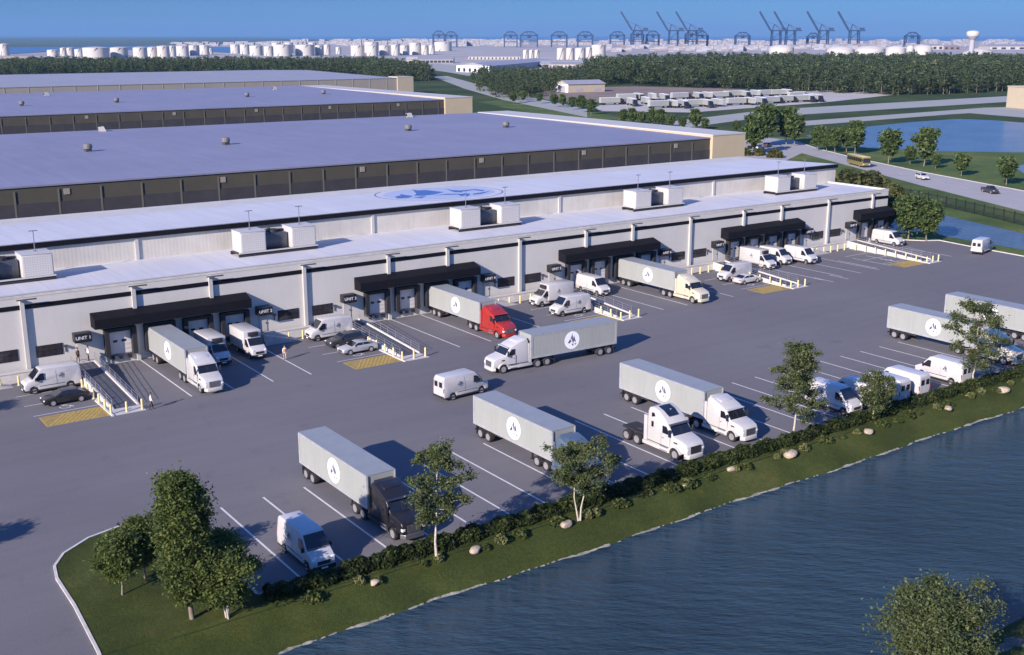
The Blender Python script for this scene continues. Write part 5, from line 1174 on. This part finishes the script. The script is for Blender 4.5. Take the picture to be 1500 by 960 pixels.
# ------------------------------------------------------------------ port cranes, containers, far buildings
DCR = 3600.0
def at_d(px, dist=DCR):
    p = G(px, 52.2 + HCAM * FPX / dist * 1.0); return p
def portal(label, px, wpx, hpx, group, dist=DCR):
    p = at_d(px, dist); u = dist / FPX; W = wpx * u; H_ = hpx * u
    r = thing('gantry_crane', label, 'crane', (p.x, p.y, .3), -YAW, group); w2 = W / 2; t = 4.2
    for x in (-w2, w2): sub('leg_frame', MB().bar((x, -9, 0), (x, -9, H_ * .72), t, t).bar((x, 9, 0), (x, 9, H_ * .72), t, t).bar((x, -9, H_ * .30), (x, 9, H_ * .30), t, t), M_CRANE, r)
    sub('girder', MB().bar((-w2 - 3, -5, H_ * .74), (w2 + 3, -5, H_ * .74), 3.2, 4.6).bar((-w2 - 3, 5, H_ * .74), (w2 + 3, 5, H_ * .74), 3.2, 4.6).bar((-w2, 0, H_ * .34), (w2, 0, H_ * .34), 2.2, 2.2), M_CRANE, r)
    sub('top_truss', MB().bar((-w2, 0, H_ * .76), (-w2 * .45, 0, H_ * .97), 3.4, 3.4).bar((w2, 0, H_ * .76), (w2 * .45, 0, H_ * .97), 3.4, 3.4).bar((-w2 * .45, 0, H_ * .97), (w2 * .45, 0, H_ * .97), 4, 4).bar((-w2 * .45, 0, H_ * .97), (0, 0, H_ * .76), 1.5, 1.5).bar((w2 * .45, 0, H_ * .97), (0, 0, H_ * .76), 1.5, 1.5), M_CRANE, r)
    sub('trolley_cab', MB().box(-w2 * .2, w2 * .25, -4, 4, H_ * .58, H_ * .71), M_CRANE, r)
gp = [(643, 17, 24), (661, 17, 23), (748, 19, 23), (775, 25, 23), (819, 23, 23), (857, 22, 23), (904, 21, 23), (1012, 17, 25), (1028, 16, 23), (1087, 21, 22), (1335, 20, 22), (933, 18, 25), (956, 18, 24), (1190, 16, 21)]
gl_ = ['left one of the pair of dark blue gantry cranes above the middle tank farm', 'right one of the pair of dark blue gantry cranes above the middle tank farm', 'first dark blue gantry crane left of the tank cluster', 'second dark blue gantry crane left of the tank cluster', 'dark blue gantry crane above the small tank cluster', 'dark blue gantry crane standing alone left of the raised booms', 'dark blue gantry crane below the leftmost raised boom', 'dark blue gantry crane right of the third raised boom', 'rightmost gantry crane of the left crane cluster', 'dark blue gantry crane left of the fourth raised boom', 'dark blue gantry crane standing alone on the right skyline', 'dark blue gantry crane between the first and second raised booms', 'dark blue gantry crane under the second raised boom', 'dark blue gantry crane between the last two raised booms']
for (px, wp, hp), lab in zip(gp, gl_): portal(lab, px, wp, hp, 'dark blue gantry cranes in the port')
def sts(label, px_tip, boom=True):
    p = at_d(px_tip + 26, DCR - 60); u = DCR / FPX
    r = thing('ship_crane', label, 'crane', (p.x, p.y, .3), -YAW, 'ship cranes with raised booms')
    t = 3.6
    for x in (-7 * u, 7 * u): sub('leg_frame', MB().bar((x, -10, 0), (x * .86, -10, 25 * u), t, t).bar((x, 10, 0), (x * .86, 10, 25 * u), t, t).bar((x, -10, 11 * u), (x, 10, 11 * u), t, t), M_CRANE, r)
    sub('girder', MB().bar((-9 * u, -4, 24 * u), (16 * u, -4, 24 * u), 2.2, 3.8).bar((-9 * u, 4, 24 * u), (16 * u, 4, 24 * u), 2.2, 3.8).bar((-7 * u, 0, 11 * u), (7 * u, 0, 11 * u), 2, 2.4).bar((-7 * u, 0, 11 * u), (7 * u, 0, 23 * u), 1.5, 1.5), M_CRANE, r)
    sub('apex_mast', MB().bar((-6 * u, 0, 24 * u), (-3.5 * u, 0, 33 * u), 2.8, 2.8).bar((6 * u, 0, 24.5 * u), (-3.5 * u, 0, 33 * u), 1.4, 1.4).bar((-3.5 * u, 0, 33 * u), (14 * u, 0, 25 * u), .9, .9), M_CRANE, r)
    bm_ = MB()
    for y in (-3, 3): bm_.bar((-9 * u, y, 25 * u), (-26 * u, y, 51 * u), 3.0, 4.6)
    for k in range(9):
        f = k / 9; a = Vector((-9 * u, -3, 25 * u)).lerp(Vector((-26 * u, -3, 51 * u)), f); c = Vector((-9 * u, 3, 25 * u)).lerp(Vector((-26 * u, 3, 51 * u)), f + .1); bm_.bar(a, c, .9, .9)
    sub('raised_boom', bm_, M_CRANE, r); sub('stay', MB().bar((-3.5 * u, 0, 33 * u), (-17 * u, 0, 38 * u), .8, .8), M_CRANE, r); sub('machine_house', MB().box(8 * u, 14 * u, -6, 6, 25.3 * u, 28 * u), M_CRANE, r)
for i, px in enumerate([908, 960, 988, 1110, 1131, 1179, 1224]): sts(f'ship crane with raised boom, {ORD[i]} raised boom from the left', px)
def cont_mat():
    m, n, b_, v = new_mat('container_stack')
    sn = n.nodes.new('ShaderNodeVectorMath'); sn.operation = 'SNAP'; sn.inputs[1].default_value = (12.2, 2.5, 2.6); n.links.new(v, sn.inputs[0])
    wn = n.nodes.new('ShaderNodeTexWhiteNoise'); n.links.new(sn.outputs[0], wn.inputs[0])
    c = ramp2(n, wn.outputs['Value'], [(0, (.40, .40, .41)), (.3, (.30, .31, .34)), (.45, (.14, .16, .19)), (.6, (.38, .36, .33)), (.78, (.16, .20, .28)), (.9, (.26, .17, .14))]); n.links.new(c, b_.inputs['Base Color']); return m
M_CONT = cont_mat()
for i in range(44):
    px = 888 + 460 * (i + rng.uniform(0, .8)) / 44; dist = rng.uniform(2500, 3300)
    p = at_d(px, dist); L_ = rng.choice([2, 2, 3]) * 12.2; H_ = rng.choice([4, 5, 5, 6]) * 2.6
    zone = 'left' if px < 1045 else 'middle' if px < 1170 else 'right'
    r = thing('container_stack', f'pale block of stacked shipping containers in the {zone} part of the port yard', 'container stack', (p.x, p.y, .3), -YAW, f'container stacks, {zone} part')
    sub('containers', MB().box(-L_ / 2, L_ / 2, -5, 5, 0, H_), M_CONT, r)
def block(name, label, xa, xb, yt, yb, wall, roof, depth, gable=0.0, win=0, ww=.5, skew=0.0, cat='building', wm=None, group=None):
    p = G((xa + xb) / 2, yb); u = (_F.dot(p - Vector((0, 0, HCAM)))) / FPX; W = (xb - xa) * u / 2; H_ = (yb - yt) * u
    r = thing(name, label, cat, (p.x, p.y, .15), -YAW + skew, group)
    sub('wall', MB().box(-W, W, 0, depth, 0, H_ * (1 - gable)), wall, r)
    g = H_ * gable; h0 = H_ * (1 - gable) + .02
    if gable: sub('roof', MB().loop2([(-W - .4, -.5, h0), (-W - .4, depth / 2, h0 + g), (-W - .4, depth + .5, h0)], [(W + .4, -.5, h0), (W + .4, depth / 2, h0 + g), (W + .4, depth + .5, h0)]), roof, r)
    else: sub('roof', MB().box(-W - .3, W + .3, -.3, depth + .3, h0, h0 + .5), roof, r)
    for k in range(win):
        x = -W + 2 * W * (k + .5) / win; q = W / win * ww; sub('opening', MB().box(x - q, x + q, -.25, -.003, H_ * (1 - gable) * .12, H_ * (1 - gable) * .72), wm or M_CHAS, r)
block('domed_hall', 'small white hall at the left end of the dark windowed depot', 595, 611, 84, 93, M_BLDW, M_BLDW, 30, .45, 1, .4)
block('depot_building', 'long depot with a row of dark windows and grey roof, centre background', 612, 664, 84.5, 93, M_BLDG, M_GROOF, 34, .35, 9, .8, 0)
block('long_white_depot', 'very long white depot left of the tank cluster', 686, 762, 80.5, 87.5, M_BLDW, M_GROOF, 40, .4, 14, .35)
p0, p1, p2 = G(717, 107), G(669, 105.5), G(806, 97); p3 = p1 + p2 - p0; hh = 9.5 / ppm(107)
r = thing('loading_depot', 'wide roofed depot with a row of dark openings in its white end wall', 'building', (p0.x, p0.y, .15))
L_ = lambda p, z: (p.x - p0.x, p.y - p0.y, z)
sub('wall', MB().loop2([L_(q, 0) for q in (p1, p0, p2, p3)], [L_(q, hh) for q in (p1, p0, p2, p3)]), M_BLDG, r)
c_ = (p0 + p1) * .5; d_ = (p2 + p3) * .5; v_ = (p0 - p2).normalized() * .4
sub('roof', MB().loop2([L_(p1, hh + .02), L_(c_, hh * 1.45), L_(p0, hh + .02)], [L_(p3, hh + .02), L_(d_, hh * 1.45), L_(p2, hh + .02)]), M_GROOF, r)
q_ = [p1 + v_, p0 + v_]; sub('end_wall', MB().loop2([L_(p1, 0), L_(p0, 0), L_(p0, hh), L_(p1, hh)], [L_(q_[0], 0), L_(q_[1], 0), L_(q_[1], hh), L_(q_[0], hh)]), M_DISC, r)
for k in range(6):
    a_ = q_[0].lerp(q_[1], (k + .22) / 6); c2 = q_[0].lerp(q_[1], (k + .68) / 6); sub('opening', MB().loop2([L_(a_, .3), L_(c2, .3), L_(c2, hh * .62), L_(a_, hh * .62)], [L_(a_ + v_ * .5, .3), L_(c2 + v_ * .5, .3), L_(c2 + v_ * .5, hh * .62), L_(a_ + v_ * .5, hh * .62)]), M_CHAS, r)
block('dark_roof_depot', 'dark roofed shed right of the wide grey depot', 752, 806, 90, 99, M_BLDG, M_BLDG, 40, .4, 5, .5)
block('pale_depot', 'pale depot with small openings in front of the tank cluster', 808, 856, 92, 101, M_BLDW, M_GROOF, 40, .3, 8, .35)
block('beige_office', 'beige two tone building cut by the right edge of the frame', 1518, 1572, 131, 162, M_SHED, M_SHED, 26, 0, 7, .7, .25)
block('white_store', 'white store building left of the water tower', 1365, 1382, 65, 73, M_BLDW, M_GROOF, 60, .3, 2)
block('brown_store', 'brown low store right beside the white store near the water tower', 1382, 1407, 66.5, 73, mat('brown_store', (.22, .15, .13), .8), M_GROOF, 60, .3, 3)
block('pale_hall', 'long pale hall right of the water tower', 1450, 1530, 65.5, 73, M_BLDW, M_GROOF, 80, .4, 6)
block('low_hall', 'low grey hall beside the white domed store', 1374, 1402, 79, 86, M_BLDG, M_GROOF, 30, .35, 4)
block('tan_hall', 'low tan roofed hall at the far left behind the treeline', -20, 36, 84, 92, M_SHED, M_SHED, 60, .4, 6)
block('dark_hall', 'dark low hall left of the big near tanks', 37, 62, 83, 89, M_BLDG, M_BLDG, 50, .4, 4)
block('long_tan_hall', 'long low tan hall in front of the big near tanks', 62, 124, 86, 93, M_SHED, M_GROOF, 50, .4, 8)
block('grey_hall', 'grey hall right of the left tank farm', 258, 300, 83, 90, M_BLDG, M_GROOF, 40, .4, 6)
block('small_white_hall', 'small white hall between the left and middle tank farms', 304, 330, 82, 90, M_BLDW, M_GROOF, 40, .4, 4)
block('row_hall', 'long low grey hall between the forest and the container yard', 905, 1010, 80, 86, M_BLDG, M_GROOF, 60, .4, 12)
block('pale_row_hall', 'long low pale hall behind the forest, below the cranes', 1020, 1110, 79, 85, M_BLDW, M_GROOF, 60, .4, 12)
b = MB()
for i in range(260):
    px = rng.uniform(255, 760) if i < 120 else rng.uniform(560, 1520); p = at_d(px, rng.uniform(3900, 5600)); W = rng.uniform(10, 34); H_ = rng.uniform(8, 24) if px > 420 else rng.uniform(5, 11)
    c, s = math.cos(-YAW), math.sin(-YAW); q = [(p.x + c * x - s * y, p.y + s * x + c * y) for x, y in ((-W, -12), (W, -12), (W, 12), (-W, 12))]
    b.loop2([(x, y, 0) for x, y in q], [(x, y, H_) for x, y in q])
o = b.build('far_port_buildings', M_CONT); tag(o, 'countless tiny pale buildings and stacks along the horizon', 'buildings', None, 'stuff')
# ------------------------------------------------------------------ people
def person(label, x, y, z, rz, top_m, leg_m, hair_m, walk=.2, vest=None):
    t = thing('person', label, 'person', (x, y, z), rz)
    J = {}; V = []; E = []; Rd = []
    def vtx(p, r): V.append(p); Rd.append(r); return len(V) - 1
    def chain(i, pts):
        for p, r in pts:
            j = vtx(p, r); E.append((i, j)); i = j
        return i
    pel = vtx((0, 0, .95), .135)
    ch = chain(pel, [((0, 0, 1.12), .125), ((.01, 0, 1.30), .15), ((.0, 0, 1.42), .13)])
    nk = chain(ch, [((.0, 0, 1.52), .055), ((.015, 0, 1.60), .085), ((.02, 0, 1.68), .10), ((.01, 0, 1.75), .085)])
    for sg in (-1, 1):
        k = walk * sg
        chain(pel, [((0, sg * .10, .88), .10), ((k * .55, sg * .105, .50), .066), ((k * .85 - .03, sg * .11, .12), .045), ((k * .85, sg * .11, .05), .042), ((k * .85 + .16, sg * .12, .035), .034)])
        hnd = chain(ch, [((0, sg * .19, 1.40), .062), ((-k * .35, sg * .235, 1.13), .045), ((-k * .6 + .06, sg * .25, .90), .034), ((-k * .65 + .08, sg * .25, .83), .03)])
        b0 = Vector(V[hnd])
        for f, ln in ((-.03, .075), (-.01, .085), (.01, .08), (.03, .065)): chain(hnd, [(tuple(b0 + Vector((f * .9, 0, -.035))), .010), (tuple(b0 + Vector((f, -sg * .012, -.035 - ln))), .008)])
        chain(hnd, [(tuple(b0 + Vector((.04, -sg * .01, -.01))), .010), (tuple(b0 + Vector((.055, -sg * .015, -.05))), .008)])
    me = bpy.data.meshes.new('body'); me.from_pydata(V, E, []); o = bpy.data.objects.new('body_tmp', me); C.objects.link(o)
    mo = o.modifiers.new('skin', 'SKIN'); o.modifiers.new('sub', 'SUBSURF').levels = 1
    for i, r_ in enumerate(Rd): me.skin_vertices[0].data[i].radius = (r_, r_ * (1.0 if i != 2 else 1.0)); 
    me.skin_vertices[0].data[0].use_root = True
    dg = bpy.context.evaluated_depsgraph_get(); m2 = bpy.data.meshes.new_from_object(o.evaluated_get(dg)); m2.name = 'body'
    bpy.data.objects.remove(o)
    m2.materials.clear()
    for q in (M_SKIN, top_m, leg_m, M_CHAS): m2.materials.append(q)
    for p in m2.polygons:
        c = p.center; p.use_smooth = True
        p.material_index = 0 if c.z > 1.50 or (abs(c.y) > .17 and c.z < 1.0 and c.z > .65) else 1 if c.z > .96 else 3 if c.z < .09 else 2
    bo_ = bpy.data.objects.new('body', m2); C.objects.link(bo_); bo_.parent = t
    sub('hair', MB().lathe([(.092, 1.70), (.108, 1.74), (.10, 1.80), (.06, 1.85), (.005, 1.865)], 12, (-.005, 0)), hair_m, t, smooth=60)
    for sg in (-1, 1): sub('eye', MB().box(.105, .118, *sorted((sg * .022, sg * .045)), 1.69, 1.70), M_CHAS, t)
    sub('nose', MB().loop2([(.10, -.012, 1.655), (.10, .012, 1.655), (.10, 0, 1.69)], [(.135, -.008, 1.657), (.135, .008, 1.657), (.118, 0, 1.68)]), M_SKIN, t)
    if vest: sub('safety_vest', MB().lathe([(.175, 1.0), (.18, 1.15), (.195, 1.32), (.17, 1.43)], 14), vest, t, smooth=60)
    return t
M_SKIN = mat('skin', (.42, .26, .18), .6); M_HAIRM = mat('dark_hair', (.03, .02, .015), .7); M_SHIRT = mat('white_shirt', (.75, .75, .76), .8); M_ORANGE = mat('orange_vest', (.75, .20, .06), .8); M_TROU = mat('dark_trousers', (.03, .03, .045), .85); M_BRN = mat('brown_jacket', (.16, .085, .065), .85); M_KHA = mat('pale_trousers', (.42, .36, .32), .85)
person('person in an orange vest standing right of the refrigerated box van', 53.05, 121.7, .025, -1.9, M_SHIRT, M_KHA, M_HAIRM, .08, M_ORANGE)
person('person in a white shirt and dark trousers at the foot of the leftmost ramp', 33.95, 112.6, .025, -.3, M_SHIRT, M_TROU, M_HAIRM, .22)
person('person in a brown jacket under the UNIT 1 sign at the top of the ramp', 31.55, 130.9, 1.1, -1.2, M_BRN, M_TROU, M_HAIRM, .08)
person('person in a white shirt beside the one in brown at the ramp top', 32.75, 131.0, 1.1, PI, M_SHIRT, M_TROU, M_HAIRM, .08)

# ------------------------------------------------------------------ the air
hz = MB(); hz.box(-37000, 37000, -4000, 43000, -60, 420)
o = hz.build('haze', mat('haze', (1, 1, 1)))
m = MATS['haze']; n = m.node_tree; n.nodes.remove(n.nodes['Principled BSDF'])
pv = n.nodes.new('ShaderNodeVolumePrincipled'); pv.inputs['Color'].default_value = (0.24, 0.47, 0.78, 1); pv.inputs['Density'].default_value = 4.4e-5; pv.inputs['Anisotropy'].default_value = 0.0
n.links.new(pv.outputs[0], n.nodes['Material Output'].inputs['Volume'])
tag(o, 'thin blue summer haze over the port and the horizon', 'haze', None, 'stuff')
